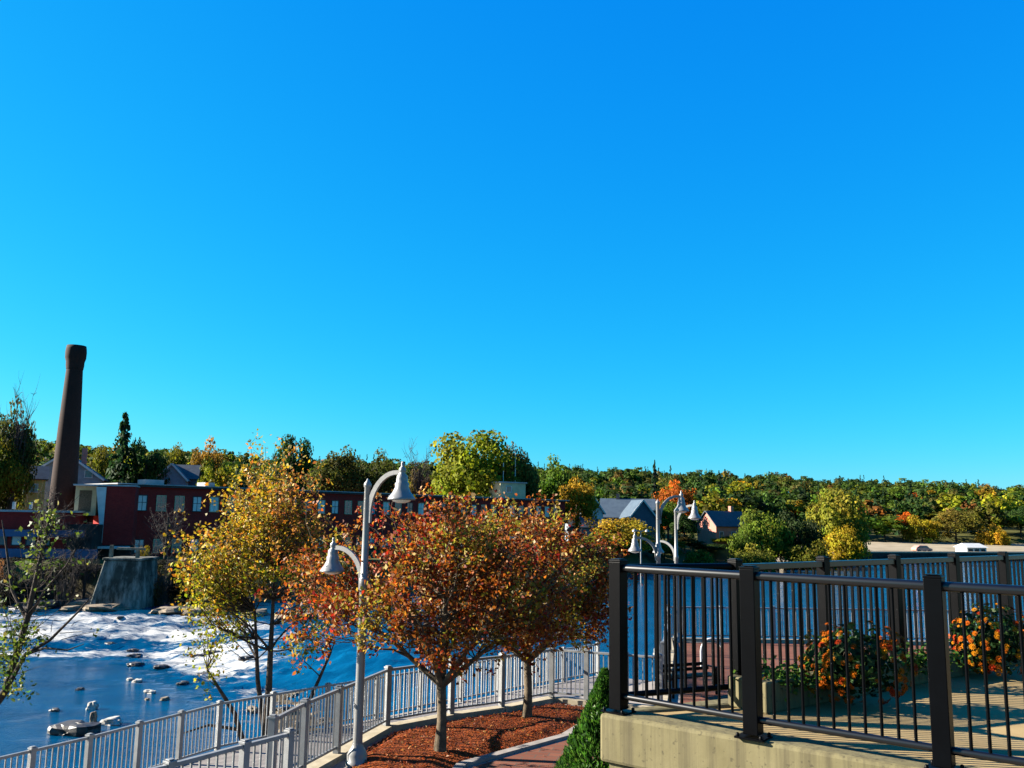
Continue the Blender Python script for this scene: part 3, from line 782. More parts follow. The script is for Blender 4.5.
yq = gr(262, 738, -4.4); yq.z = hz(yq.x, yq.y) - .05
def yellow_zone(P):
    n = len(P)
    c = palette([(.33, .19, .010), (.24, .155, .010), (.29, .105, .010), (.14, .12, .008), (.40, .31, .11)], [3.2, 4, 2.2, 4.5, .9], n)
    g = palette([(.19, .20, .008), (.10, .12, .007), (.32, .26, .012)], [3, 2.5, 2], n)
    lo = np.clip((.7 - P[:, 2]) / 3.0, 0, .88)
    k = rng.random(n) < lo; c[k] = g[k]
    k = (rng.random(n) < .5) & (P[:, 2] > .2) & (P[:, 0] > yq.x + .3); c[k] = palette([(.24, .08, .014), (.26, .11, .02)], [1, 1], n)[k]
    return c
x, y, z = yq
stems = [[(x, y, z, .17), (x + .05, y, z + .8, .14), (x + .12, y, z + 2.2, .11), (x + .1, y, z + 4.2, .07), (x + .1, y, z + 6.4, .025)],
         [(x, y, z + .3, .12), (x - .35, y, z + 1.5, .09), (x - .75, y, z + 2.6, .06), (x - 1.5, y - .1, z + 3.7, .03)],
         [(x + .3, y + .2, z, .11), (x + .75, y + .2, z + 1.4, .085), (x + 1.05, y, z + 2.6, .06), (x + 1.7, y, z + 4.2, .03)],
         [(x + .1, y, z + 1.9, .08), (x - .25, y + .2, z + 3.4, .06), (x - .4, y + .1, z + 5.2, .03)],
         [(x - .6, y, z + 2.2, .05), (x - 1.4, y, z + 2.3, .035), (x - 2.1, y - .2, z + 2.1, .015)]]
ycen = at(262, 562, yq.y)
broadleaf('yellow_tree', (x, y, z), stems, ycen, (2.45, 2.0, 3.4), 310, 54, .104, .17, None, None, 'tall loose yellow and gold leaved tree with several dark stems beside the river', 'tree', zone=yellow_zone, inner=.25, bark='bark_dark', lowcut=-.97, gap=-.14, minz=1.6,
          keep=lambda p: (p.z < ycen.z + .4 or abs(p.x - x + .15) < 2.2 - .62 * (p.z - ycen.z - .4)) and (p.z > ycen.z - .35 or (abs(p.x - x) > .9 and p.z > ycen.z - 2.9 + .5 * max(0, p.x - x))) and not (p.x < ycen.x - .7 - .3 * abs(p.z - ycen.z - .3) and p.z > ycen.z + .9 and random.random() < .75))

# leaning, half-bare tree at the left edge
lq = Vector((-16.6, 25.6, 0)); lq.z = hz(lq.x, lq.y) - .1
x, y, z = lq
j0 = at(6, 690, 25.2); j1 = at(27, 620, 24.8); j2 = at(40, 560, 24.6); j3 = at(50, 515, 24.4)
o = empty('riverside_tree', lq, 'half-bare leaning tree with sparse green leaves at the left edge by the water', 'tree')
wd = MB(); LPs = []
def seg(pts, r0, r1, n=8):
    k = len(pts); wd.tube(pts, [r0 + (r1 - r0) * i / (k - 1) for i in range(k)], n, cap=False)
seg([lq, lq.lerp(j0, .6) + Vector((0, 0, .1)), j0, j1, j2, j3], .17, .02)
seg([j0, at(25, 655, 24.6), at(50, 640, 24.5), at(78, 612, 24.3), at(92, 596, 24.2)], .07, .012, 6)
seg([at(25, 655, 24.6), at(45, 648, 24.4), at(68, 650, 24.2), at(84, 644, 24.2)], .04, .01, 5)
seg([j1, at(12, 590, 25.1), at(6, 545, 25.3), at(2, 520, 25.3)], .06, .015, 6)
seg([j1, at(45, 590, 24.6), at(66, 566, 24.4), at(76, 548, 24.3)], .05, .01, 6)
seg([lq.lerp(j0, .5), at(-14, 660, 25.6), at(-10, 610, 25.4), at(8, 570, 25.3)], .09, .012, 6)
for _ in range(120):
    a = random.choice([j1.lerp(j2, random.random()), j2.lerp(j3, random.random()), j0.lerp(j1, random.random()), at(random.uniform(5, 80), random.uniform(560, 640), 24.6)])
    e = a + Vector((random.gauss(0, .5), random.gauss(0, .4), random.uniform(-.1, .9)))
    limb(wd, a, e, .012, .004, 0, 3, .1, 3)
    if random.random() < .3: LPs.append(np.array(e) + rng.normal(size=(5, 3)) * .1)
for cx, cy, sx, sy, n in ((8, 645, 11, 16, 240), (28, 640, 12, 9, 110), (4, 668, 10, 12, 140), (42, 545, 7, 22, 120), (50, 522, 4, 10, 50), (30, 560, 8, 8, 40), (18, 690, 8, 6, 50)):
    for _ in range(n): LPs.append(np.array([at(cx + random.gauss(0, sx), cy + random.gauss(0, sy), 24.6 + random.gauss(0, .4))]))
P = np.concatenate(LPs)
wd.build('trunk', M['bark_dark'], o)
quads_mesh('crown', leaves(P, .13) - np.array(lq), palette([(.05, .08, .008), (.085, .11, .012), (.03, .048, .007), (.14, .12, .025)], [4, 3, 3, 1], len(P)), M['leaf'], o)

# arborvitae beside the wall
ab = Vector((.93, 8.75, PZ))
o = empty('arborvitae', ab, 'dense green cone-shaped evergreen against the end of the concrete wall', 'evergreen')
n = 26000
h = rng.random(n) ** .8; H_ = 2.66
rad = .66 * np.where(h < .3, .78 + .22 * np.sin(h / .3 * 1.57), (1 - ((h - .3) / .7) ** 1.45)) + .015
th = rng.uniform(0, 2 * math.pi, n)
lump = 1 + .13 * np.sin(th * 5 + h * 9) * np.sin(h * 23 + th * 2)
rr_ = rad * lump * (1 - .45 * rng.random(n) ** 2.2)
P = np.stack([np.cos(th) * rr_, np.sin(th) * rr_, h * H_], 1)
dirn = unit(np.stack([np.cos(th) * .5, np.sin(th) * .5, np.full(n, 1.2)], 1) + rng.normal(size=(n, 3)) * .5)
sd_ = unit(np.cross(dirn, rng.normal(size=(n, 3))))
s = rng.uniform(.03, .075, (n, 1))
Q = np.stack([P - dirn * s * .5, P + sd_ * s * .2, P + dirn * s * .6, P - sd_ * s * .2], 1)
quads_mesh('crown', Q, palette([(.02, .06, .006), (.035, .095, .01), (.06, .13, .014), (.01, .03, .005)], [4, 5, 2, 3], n, .2), M['leaf'], o)
b = MB(); b.tube([ab, ab + Vector((0, 0, 1.2)), ab + Vector((0, 0, 2.5))], [.07, .05, .015], 8); b.build('trunk', M['bark'], o)

# ------------------------------------------------------------------ rocks
def rock(p, sx, sy, sz, mat, label, group=None, rz=0):
    me = MB(); n, k = 18, 12; vs = []
    off = Vector((random.random() * 50, random.random() * 50, 3))
    for i in range(k + 1):
        ph = math.pi * i / k
        for j in range(n):
            t = 2 * math.pi * j / n
            d = Vector((math.sin(ph) * math.cos(t), math.sin(ph) * math.sin(t), math.cos(ph)))
            r = 1 + .55 * noise.noise(d * 1.3 + off) + .28 * noise.noise(d * 3.1 + off) + .14 * noise.noise(d * 7 + off)
            v = Vector((max(-1.1, min(1.1, d.x * r)) * sx, d.y * r * sy, max(-.7, min(.8 + .12 * d.x, d.z * r)) * sz))
            vs.append(Matrix.Rotation(rz, 3, 'Z') @ v + Vector(p))
    fs = [(i * n + j, (i + 1) * n + j, (i + 1) * n + (j + 1) % n, i * n + (j + 1) % n) for i in range(k) for j in range(n)]
    me.add(vs, fs)
    return tag(me.build('rock', M[mat], loc=tuple(p)), label, 'rock', group)
p = gr(74, 733, -9); rock((p.x, p.y, -8.95), 1.05, .8, .55, 'rock_dark', 'largest dark flat-topped slab of rock standing in the lower pool', rz=.3)
p = gr(112, 724, -9); rock((p.x, p.y, -8.95), .5, .4, .32, 'rock_white', 'pale rounded stone just beyond the big dark slab in the pool')
p = gr(93, 722, -9); rock((p.x, p.y, -8.95), .18, .18, .55, 'rock', 'thin upright stone between the dark slab and the pale stone')
p = gr(92, 709, -9); rock((p.x, p.y, -8.95), .3, .25, .4, 'rock_white', 'small white stone standing alone in the pool above the dark slab')
G = 'pale rocks strung across the pool below the rapids'
for (x, y, s) in ((80, 690, .5), (76, 701, .35), (55, 711, .55), (60, 713, .3), (137, 682, .7), (145, 686, .45), (150, 693, .7), (158, 697, .9), (165, 700, .6), (171, 703, .45), (147, 700, .35), (160, 704, .4), (130, 680, .5), (168, 697, .5))[::2]:
    p = gr(x, y, -9); rock((p.x, p.y, -8.97), s * .5, s * .4, s * .26, 'rock_white' if random.random() < .4 else random.choice(('rock', 'rock_dark')), 'one of the pale rocks strung across the pool below the rapids', G, random.random() * 3)
G = 'tan rocks on the near shore'
for i in range(90):
    x = random.uniform(175, 330); y = random.uniform(672, 730) - (x - 168) * .06
    p = gr(x, y, -8.2); zz = hz(p.x, p.y)
    if zz < -9.6: continue
    s = random.uniform(.15, .3) if i % 3 else random.uniform(.25, .5); rock((p.x, p.y, max(zz, -9) + .02), s, s * .8, s * .5, random.choice(('rock', 'rock', 'rock_dark')), 'one of the tan rocks heaped on the near shore behind the river fence', G, random.random() * 3)
G = 'rocks along the foot of the far bank'
for i in range(30):
    x = random.uniform(-5, 110) if i < 20 else random.uniform(110, 330)
    p = gr(x, 607 + random.uniform(-3, 4) + max(0, x - 110) * .05, -7); s = random.uniform(.5, 1.5)
    rock((p.x, p.y, -6.95), s * 1.3, s, s * .45, random.choice(('rock', 'rock', 'rock_dark')), 'one of the low tan rocks at the foot of the far bank', G, random.random())
G = 'dark rocks in the rapids'
for i in range(13):
    x = random.uniform(100, 250); y = 617 + (x - 100) * .12 + random.uniform(0, 34)
    p = gr(x, y, -7.6); zz, _ = water_z(np.array([p.x]), np.array([p.y])); s = random.uniform(.2, .55)
    rock((p.x, p.y, float(zz[0]) + .05), s * 1.2, s * .8, s * .4, 'rock_dark', 'one of the dark wet rocks breaking the white rapids', G, random.random())

# ------------------------------------------------------------------ far bank: mill, chimney, pier, houses
def frame(o_, yaw):
    m_ = Matrix.Rotation(yaw, 3, 'Z'); o_ = Vector(o_)
    return lambda x, y, z: o_ + m_ @ Vector((x, y, z))
def lbox(mb, T, x0, x1, y0, y1, z0, z1):
    vs = [T(x, y, z) for x in (x0, x1) for y in (y0, y1) for z in (z0, z1)]
    mb.add(vs, [(0, 1, 3, 2), (4, 6, 7, 5), (0, 4, 5, 1), (2, 3, 7, 6), (0, 2, 6, 4), (1, 5, 7, 3)])
def window(T, parent, x, z, w, h, frame_mat='white', pane='pane', y=0, muntin=True):
    """window let into a front wall at local y: frame with sill and bars, pane as its child"""
    f = MB(); t = .09
    lbox(f, T, x - w / 2 - t, x + w / 2 + t, y - .07, y - .003, z + h, z + h + t)
    lbox(f, T, x - w / 2 - t - .05, x + w / 2 + t + .05, y - .12, y - .003, z - t, z)
    for s in (-1, 1): lbox(f, T, *sorted((x + s * w / 2, x + s * (w / 2 + t))), y - .07, y - .003, z + .002, z + h - .002)
    if muntin:
        lbox(f, T, x - .03, x + .03, y - .055, y - .004, z + .004, z + h - .004)
        lbox(f, T, x - w / 2 + .003, x - .033, y - .054, y - .004, z + h * .52, z + h * .52 + .06)
        lbox(f, T, x + .033, x + w / 2 - .003, y - .054, y - .004, z + h * .52, z + h * .52 + .06)
    fo = f.build('window', M[frame_mat], parent); fo['_w'] = parent['_w']
    p = MB(); lbox(p, T, x - w / 2 + .004, x + w / 2 - .004, y - .035, y - .006, z + .004, z + h - .004)
    p.build('pane', M[pane], fo)

def zpx(x, y, D): return at(x, y, D).z
# brick mill: a long two-storey front running away to the right
A0 = at(117, 520, 96); A1 = at(565, 520, 152)
mdir = Vector((A1.x - A0.x, A1.y - A0.y, 0)); ML = mdir.length; myaw = math.atan2(mdir.y, mdir.x)
mz0, mz1 = -3.6, zpx(117, 486, 96)
mill = empty('brick_mill', (A0.x, A0.y, -7.5), 'long dark red brick mill with two rows of windows beside the chimney', 'mill building')
T = frame((A0.x, A0.y, 0), myaw)
b = MB(); lbox(b, T, 0, ML, 0, 14, mz0, mz1); b.build('wall', M['mill_brick'], mill)
b = MB(); lbox(b, T, -.2, ML + .2, -.25, 14.2, -9, mz0 - .003); b.build('foundation', M['stone_base'], mill)
rf = MB(); lbox(rf, T, -.4, ML + .4, -.45, 14.4, mz1 + .003, mz1 + .22); ro = rf.build('roof', M['dark_trim'], mill); ro['_w'] = mill['_w']
b = MB(); lbox(b, T, -.5, ML + .5, -.6, 14.5, mz1 + .223, mz1 + .32); b.build('roof_edge', M['roof_pale'], ro)
b = MB(); lbox(b, T, 4.2, 6.4, 3, 5, mz1 + .32, mz1 + .95); b.build('roof_vent', M['roof_pale'], ro)
b = MB(); lbox(b, T, 11, 12.2, 2, 4, mz1 + .32, mz1 + .85); b.build('roof_vent', M['roof_pale'], ro)
nW = 34
for i in range(nW):
    x = 2.6 + i * 2.15
    if x > ML - 2: break
    for zz, hh in ((mz1 - 2.55, 1.6), (mz0 + .55, 1.35)):
        window(T, mill, x, zz, .95, hh, 'cream' if (i * 7) % 3 else 'dark_trim', 'pane_pale' if (i * 5 + int(zz)) % 4 in (0, 1) else 'pane')
for x in (.6, 17.85, 35.05, 52.25):
    b = MB(); lbox(b, T, x, x + .16, -.18, -.02, mz0, mz1 - .01); b.build('downpipe', M['dark_trim'], mill)
# rooftop house with two aerials
c_ = at(507, 500, 142); pent = empty('rooftop_hut', (c_.x, c_.y, mz1 + .32), 'small cream hut with two aerials on the flat mill roof', 'roof hut')
Tp = frame((c_.x, c_.y + 3, 0), 0.55)
b = MB(); lbox(b, Tp, -2.4, 2.4, -1.8, 1.8, mz1 + .32, mz1 + 2.75); b.build('wall', M['cream'], pent)
b = MB(); lbox(b, Tp, -2.6, 2.6, -2, 2, mz1 + 2.753, mz1 + 2.95); b.build('roof', M['roof_pale'], pent)
window(Tp, pent, -.8, mz1 + 1.3, .9, .9, 'white', 'pane', -1.8, False)
for x, h in ((-.8, 3.2), (1.5, 5.2)):
    b = MB(); b.tube([Tp(x, 0, mz1 + 2.9), Tp(x, 0, mz1 + 2.9 + h)], .06, 6); b.build('aerial', M['white'], pent)

# projecting end block with its lit white end
E0 = at(93, 520, 93); ez1 = zpx(104, 486, 93); ez0 = zpx(104, 545, 93)
ann = empty('mill_annex', (E0.x, E0.y, -7), 'dark end block of the mill with a lit white side wall and flat pale roof', 'mill annex')
Te = frame((E0.x, E0.y, 0), .30)
eb = MB(); lbox(eb, Te, 1.05, 3.9, .0, 9, ez0, ez1); eb.build('wall', M['mill_brick'], ann)
eb = MB(); eb.add([Te(1.04, -.08, ez1 - .1), Te(.05, -.02, ez1 - .1), Te(.9, -.06, ez0 + .3), Te(1.04, -.08, ez0 + .2), Te(1.04, 1.2, ez1 - .1), Te(.05, 1.2, ez1 - .1), Te(.9, 1.2, ez0 + .3), Te(1.04, 1.2, ez0 + .2)], [(0, 1, 2, 3), (7, 6, 5, 4), (0, 4, 5, 1), (1, 5, 6, 2), (2, 6, 7, 3), (3, 7, 4, 0)]); eb.build('side_wall', M['white'], ann)
eb = MB(); lbox(eb, Te, -2.15, 3.98, -.12, 9.1, ez1 + .003, ez1 + .16); eb.build('roof', M['roof_pale'], ann)
eb = MB(); lbox(eb, Te, -2.1, .0, 1.3, 8.5, ez0 + 3.0, ez1); eo = eb.build('bay', M['cream'], ann); eo['_w'] = ann['_w']
eb = MB(); lbox(eb, Te, -1.7, -.5, 1.26, 1.297, ez0 + 3.4, ez1 - .45); eb.build('shutter', M['bark_pale'], eo)
eb = MB(); lbox(eb, Te, -2.3, 3.8, -1.2, -.02, ez0 - .35, ez0 - .12); eb.build('ledge', M['white'], ann)
eb = MB(); lbox(eb, Te, -2.2, 3.9, .1, 9, -8.5, ez0 - .004); eb.build('foundation', M['stone_base'], ann)

# chimney
c_ = at(61, 520, 103)
chz = hz(c_.x, c_.y) - .3; ctop = zpx(75, 346, 103)
ch = empty('chimney', (c_.x, c_.y, chz), 'tall round brown brick chimney with a flared top', 'chimney')
b = MB(); Hc = ctop - chz
b.lathe((c_.x, c_.y, chz), [(1.58, 0), (1.5, Hc * .2), (1.2, Hc * .6), (.90, Hc * .885)], 40); b.build('shaft', M['chimney_brick'], ch)
b = MB(); b.lathe((c_.x, c_.y, chz), [(.935, Hc * .885), (1.0, Hc * .905), (1.0, Hc * .92), (1.14, Hc * .94), (1.16, Hc * .97), (1.12, Hc * .985), (1.06, Hc), (.8, Hc), (.8, Hc * .97)], 40); b.build('cap', M['chimney_brick'], ch)

# low building with blue panels left of the chimney
B0 = at(-40, 520, 88); Bz1 = zpx(20, 512, 88); Tb = frame((B0.x, B0.y, 0), .12)
lb = empty('river_building', (B0.x, B0.y, -7), 'low flat-roofed building with two bands of blue panels at the left edge', 'building')
b = MB(); lbox(b, Tb, 0, 9.9, 0, 8, -5.2, Bz1); b.build('wall', M['mill_brick'], lb)
b = MB(); lbox(b, Tb, -.2, 12.4, -.2, 8.2, -8.5, -5.203); b.build('foundation', M['stone_base'], lb)
b = MB(); lbox(b, Tb, -.2, 10.1, -.2, 8.2, Bz1 + .003, Bz1 + .2); ro = b.build('roof', M['roof_pale'], lb); ro['_w'] = lb['_w']
b = MB()
for x in (4.6, 6.2): lbox(b, Tb, x, x + .22, .3, .6, Bz1 + .28, Bz1 + 1.0)
b.build('vent_pipe', M['white'], ro)
b = MB(); lbox(b, Tb, 9.904, 12.3, .8, 8, -5.2, zpx(20, 524, 88)); b.build('wing_wall', M['stone_base'], lb)
for zc, zd, xe in ((zpx(20, 532, 88), .45, 11.8), (zpx(20, 552, 88), .6, 13.2)):
    b = MB(); lbox(b, Tb, .3, xe, -.5, -.004, zc - zd, zc + zd * .5); b.build('blue_band', M['blue_wall'], lb)
for i in range(6): window(Tb, lb, 1.4 + i * 1.35, zpx(20, 545, 88) , .8, .85, 'dark_trim', 'pane_pale' if i % 3 == 0 else 'pane', 0, False)

# pier
c_ = at(118, 600, 79); Tq = frame((c_.x, c_.y, 0), -.05)
pr = empty('bridge_pier', (c_.x, c_.y, -8), 'old tapered concrete pier, stained pale, standing at the water under the mill', 'pier')
zt, zb_ = zpx(122, 561, 78), -8.2
b = MB()
b.add([Tq(-2.5, -.9, zb_), Tq(2.3, -.9, zb_), Tq(2.3, 3, zb_), Tq(-2.5, 3, zb_), Tq(-1.45, -.2, zt), Tq(1.95, -.2, zt), Tq(1.95, 3, zt), Tq(-1.45, 3, zt)], [(3, 2, 1, 0), (4, 5, 6, 7), (0, 1, 5, 4), (1, 2, 6, 5), (2, 3, 7, 6), (3, 0, 4, 7)])
b.build('shaft', M['pier'], pr, bevel=.12)
b = MB(); lbox(b, Tq, -1.55, 2.05, -.3, 3.1, zt + .003, zt + .22); b.build('cap', M['pier'], pr, bevel=.05)
b = MB(); lbox(b, Tq, -1.2, -.95, 0.1, .4, zt + .22, zt + 1.3); lbox(b, Tq, -.6, 1.9, .2, .5, zt + .9, zt + 1.1); lbox(b, Tq, 1.2, 1.45, .1, .4, zt + .22, zt + .9); b.build('beam', M['rock'], pr)

def house(name, label, px, D, yaw, w, d, h, rh, wall, roof, zt, wins=(), chim=None, trim='white', gable_front=False, cat='house', base=None):
    """zt: eave height; ridge along local x (or local y when the gable faces front)"""
    c_ = at(px, 520, D); T = frame((c_.x, c_.y, 0), yaw); z0 = zt - h
    g0 = min(hz(c_.x, c_.y), z0) - .5
    o = empty(name, (c_.x, c_.y, z0), label, cat)
    b = MB(); lbox(b, T, -w / 2, w / 2, 0, d, g0, zt)
    if gable_front:
        b.add([T(-w / 2, 0, zt), T(w / 2, 0, zt), T(0, 0, zt + rh), T(-w / 2, d, zt), T(w / 2, d, zt), T(0, d, zt + rh)], [(0, 1, 2), (5, 4, 3)])
    else:
        b.add([T(-w / 2, 0, zt), T(-w / 2, d, zt), T(-w / 2, d / 2, zt + rh), T(w / 2, 0, zt), T(w / 2, d, zt), T(w / 2, d / 2, zt + rh)], [(2, 1, 0), (3, 4, 5)])
    b.build('wall', M[wall], o)
    b = MB(); e = .35; t = .18
    def slab(p, q, r, s):
        n = (q - p).cross(s - p).normalized()
        if n.z < 0: n = -n
        lo = [k + n * .02 for k in (p, q, r, s)]; hi = [k + n * t for k in (p, q, r, s)]
        b.add(lo + hi, [(3, 2, 1, 0), (4, 5, 6, 7), (0, 1, 5, 4), (1, 2, 6, 5), (2, 3, 7, 6), (3, 0, 4, 7)])
    if gable_front:
        k = rh / (w / 2) * e
        for s in (-1, 1): slab(T(s * (w / 2 + e), -e, zt - k), T(0, -e, zt + rh), T(0, d + e, zt + rh), T(s * (w / 2 + e), d + e, zt - k))
    else:
        k = rh / (d / 2) * e
        for yy in (-1, 1): slab(T(-w / 2 - e, d / 2 + yy * (d / 2 + e), zt - k), T(-w / 2 - e, d / 2, zt + rh), T(w / 2 + e, d / 2, zt + rh), T(w / 2 + e, d / 2 + yy * (d / 2 + e), zt - k))
    ro = b.build('roof', M[roof], o); ro['_w'] = o['_w']
    if gable_front:
        b = MB()
        for s in (-1, 1): b.bar(T(s * (w / 2 + e), -e - .06, zt - k + .05), T(0, -e - .06, zt + rh + .05), .08, .28)
        b.build('bargeboard', M[trim], ro)
    if chim: 
        b = MB(); lbox(b, T, chim - .35, chim + .35, d / 2 - .35, d / 2 + .35, zt, zt + rh + 1.1); b.build('chimney', M['pink_wall'], ro)
    for x, z, ww, hh in wins: window(T, o, x, z0 + z, ww, hh, trim, 'pane', 0, ww > .9)
    return o
house('grey_house', 'large blue grey roofed house half hidden behind the chimney, white gable on its right', 60, 128, .35, 10, 9, 5.4, 3.6, 'grey_wall', 'slate_blue', zpx(60, 478, 128), [(-3, 2.6, 1, 1.3), (3.2, 2.6, 1.1, 1.4), (3.2, 5.6, .9, 1.0)], 2, gable_front=True)
house('yellow_house', 'small yellow sided house low among the trees left of the chimney', 24, 118, .5, 4.2, 5, 3, 1.6, 'yellow_wall', 'slate', zpx(24, 478, 118), [(-.8, 1.2, .8, 1), (.8, 1.2, .8, 1)])
house('gabled_house', 'small grey house with white trimmed gable behind the mill roof', 168, 142, .25, 4.6, 8, 4.4, 2.4, 'grey_wall', 'slate', zpx(168, 479, 142), [(0, 1.6, 1, 1.3)], gable_front=True)
house('gabled_annex', 'grey roofed wing joined beside the white trimmed gable behind the mill roof', 180, 146, .25, 4.2, 6, 3.6, 2.2, 'slate_blue', 'slate', zpx(180, 478, 146), [(.5, 1.2, .8, 1.1)])
house('long_roofed_house', 'wide house with a broad blue grey roof in front of the orange maple', 628, 178, -.12, 10.6, 9, 4.6, 3.6, 'grey_wall', 'slate_blue', zpx(628, 517, 178), [(-3, 2, 1, 1.3), (0, 2, 1, 1.3), (3, 2, 1, 1.3)], -2)
house('dormer_house', 'narrow blue grey gabled house at the right end of the broad roof', 643, 172, .15, 5.2, 7, 4.4, 3.2, 'slate_blue', 'slate_blue', zpx(643, 517, 172), [(0, 2.4, 1, 1.2)], gable_front=True)
house('white_gable_house', 'white gabled house left of the broad blue grey roof, among yellow trees', 593, 170, .4, 4.4, 8, 5.5, 2.8, 'white', 'slate', zpx(593, 512, 170), [(-.8, 3, .9, 1.2), (.9, 3, .9, 1.2)], gable_front=True)
house('white_cottage', 'pale low house below the white gable, mostly behind the red tree', 585, 160, .35, 5.5, 7, 3.6, 2, 'grey_wall', 'slate', zpx(585, 527, 160), [(-1.2, 1.2, .9, 1.2), (1.2, 1.2, .9, 1.2)])
house('pink_house', 'salmon pink house with a lit gable end and dark grey roof behind the far lamps', 733, 172, .5, 8.6, 5.4, 5.2, 2.6, 'pink_wall', 'slate', zpx(712, 525, 172), [(-3, 2.6, .9, 1.3), (0, 2.6, .9, 1.3), (3, 2.6, .9, 1.3)], 2)

# quay on the far right
qa = at(846, 553, 196); qb = at(1060, 553, 214)
qd = Vector((qb.x - qa.x, qb.y - qa.y)).normalized(); qn = Vector((-qd.y, qd.x)); qa2 = Vector((qa.x, qa.y)) - qd * 3; qb2 = Vector((qb.x, qb.y)) + qd * 60
qz = zpx(950, 553, 205)
b = MB(); b.prism([qa2, qb2, qb2 + qn * 12, qa2 + qn * 12], -11, qz)
structure('quay', b, M['stone_base'])
b = MB(); b.prism([qa2 - qn * .15 , qb2 - qn * .15, qb2 + qn * 1.2, qa2 + qn * 1.2], qz + .004, qz + .3)
tag(b.build('quay_coping', M['kerb'], loc=(qa.x, qa.y, qz)), kind='structure')
lot_back = zpx(950, 543, 252)
b = MB(); b.prism([qa2 + qn * 12.01 + qd * 8, qb2 + qn * 12.01, qb2 + qn * 46, qa2 + qn * 46 + qd * 8], -9, lambda x, y: qz + (lot_back - qz) * max(0, ((Vector((x, y)) - qa2).dot(qn) - 12) / 34))
structure('gravel_lot', b, M['sand'])
# white boathouse and salmon car on the quay
c_ = at(977, 552, 209); bo = empty('boathouse', (c_.x, c_.y, qz + .004), 'low white roofed shed with dark openings on the far right quay', 'shed')
Ts0 = frame((c_.x, c_.y, 0), math.atan2(qd.y, qd.x) - .1); Ts = lambda x, y, z: Ts0(x * .72, y, qz + .004 + (z - qz - .004) * .8); zz = qz + .004
b = MB(); lbox(b, Ts, -3.6, 3.6, 0, 4, zz, zz + 1.5); b.build('wall', M['white'], bo)
b = MB(); b.add([Ts(-4, -.5, zz + 1.45), Ts(4, -.5, zz + 1.45), Ts(3.3, 2, zz + 2.7), Ts(-3.3, 2, zz + 2.7), Ts(-4, 4.5, zz + 1.503), Ts(4, 4.5, zz + 1.503), Ts(-4, -.5, zz + 1.503), Ts(4, -.5, zz + 1.503)], [(6, 7, 2, 3), (3, 2, 5, 4), (2, 7, 5), (3, 4, 6), (6, 4, 5, 7)]); b.build('roof', M['white'], bo)
for x in (-2.3, 0, 2.3):
    b = MB(); lbox(b, Ts, x - .8, x + .8, -.03, -.004, zz + .1, zz + 1.1); b.build('door', M['dark_trim'], bo)
c_ = at(926, 553, 205); cr = empty('parked_car', (c_.x, c_.y, qz + .004), 'salmon pink car parked in front of the pale gravel lot on the far right quay', 'car')
Tc = frame((c_.x, c_.y + 2, 0), math.atan2(qd.y, qd.x)); zz = qz + .004
def extr(prof, y0, y1):
    b = MB(); n = len(prof); vs = [Tc(x, y0, zz + z) for x, z in prof] + [Tc(x, y1, zz + z) for x, z in prof]
    b.add(vs, [tuple(range(n)), tuple(range(2 * n - 1, n - 1, -1))] + [(i, n + i, n + (i + 1) % n, (i + 1) % n) for i in range(n)]); return b
extr([(-2.3, .35), (2.3, .35), (2.35, .8), (1.5, 1.0), (.8, 1.55), (-1.3, 1.58), (-2.2, 1.05), (-2.35, .7)], -.85, .85).build('body', M['car_pink'], cr, bevel=.06)
extr([(-1.95, 1.05), (1.3, 1.02), (.72, 1.45), (-1.25, 1.48)], -.87, .87).build('window', M['pane'], cr)
for x in (-1.45, 1.45):
    for y in (-.8, .8):
        b = MB(); b.tube([Tc(x, y - .1, zz + .33), Tc(x, y + .1, zz + .33)], .33, 14); wo = b.build('wheel', M['tyre'], cr); wo['_w'] = cr['_w']
        b = MB(); b.tube([Tc(x, y - .11, zz + .33), Tc(x, y + .11, zz + .33)], .18, 10); b.build('rim', M['lamp'], wo)
# distant twin street light
c_ = at(641, 560, 120); dl = empty('twin_street_light', (c_.x, c_.y, hz(c_.x, c_.y)), 'thin distant twin-headed light pole above the near far-lamp bell', 'street light')
zt = zpx(641, 531, 120)
b = MB(); b.tube([(c_.x, c_.y, max(hz(c_.x, c_.y), -11)), (c_.x, c_.y, zt)], [.13, .08], 8); b.build('pole', M['fence'], dl)
for s in (-1, 1):
    b = MB(); b.bar((c_.x, c_.y, zt - .05), (c_.x + s * .75, c_.y, zt + .1), .1, .1); a_ = b.build('arm', M['fence'], dl); a_['_w'] = dl['_w']
    b = MB(); b.lathe((c_.x + s * .85, c_.y, zt - .1), [(.32, 0), (.3, .16), (.1, .36)], 12); b.build('lamp_head', M['lamp'], a_)

# ------------------------------------------------------------------ far trees
def crown_round(n_l, per, seed, fs=.16, flat=.8):
    global rng
    keep, rng = rng, np.random.default_rng(seed)
    out = []; nrm = []
    for i in range(n_l):
        d = unit(rng.normal(size=3)); d[2] = abs(d[2]) * 1.0 - .35 if rng.random() < .75 else d[2]
        r = rng.uniform(.45, .86); c = d / np.linalg.norm(d) * r * np.array([1, 1, .95])
        rad = rng.uniform(.2, .36)
        u_ = unit(rng.normal(size=(per, 3))); p = c + u_ * rad * rng.random((per, 1)) ** .35 * np.array([1, 1, flat])
        out.append(p); nrm.append(unit(u_ + .55 * unit(p)))
    P = np.concatenate(out); Nn = np.concatenate(nrm)
    Q = leaves(P, fs, Nn, .8); C_ = rng.lognormal(0, .22, (len(P), 1)) * np.ones((1, 3)) * rng.lognormal(0, .06, (len(P), 3))
    cl = np.repeat(rng.lognormal(0, .16, (n_l, 1)) * rng.lognormal(0, .07, (n_l, 3)), per, 0)
    rng = keep
    return Q, C_ * cl
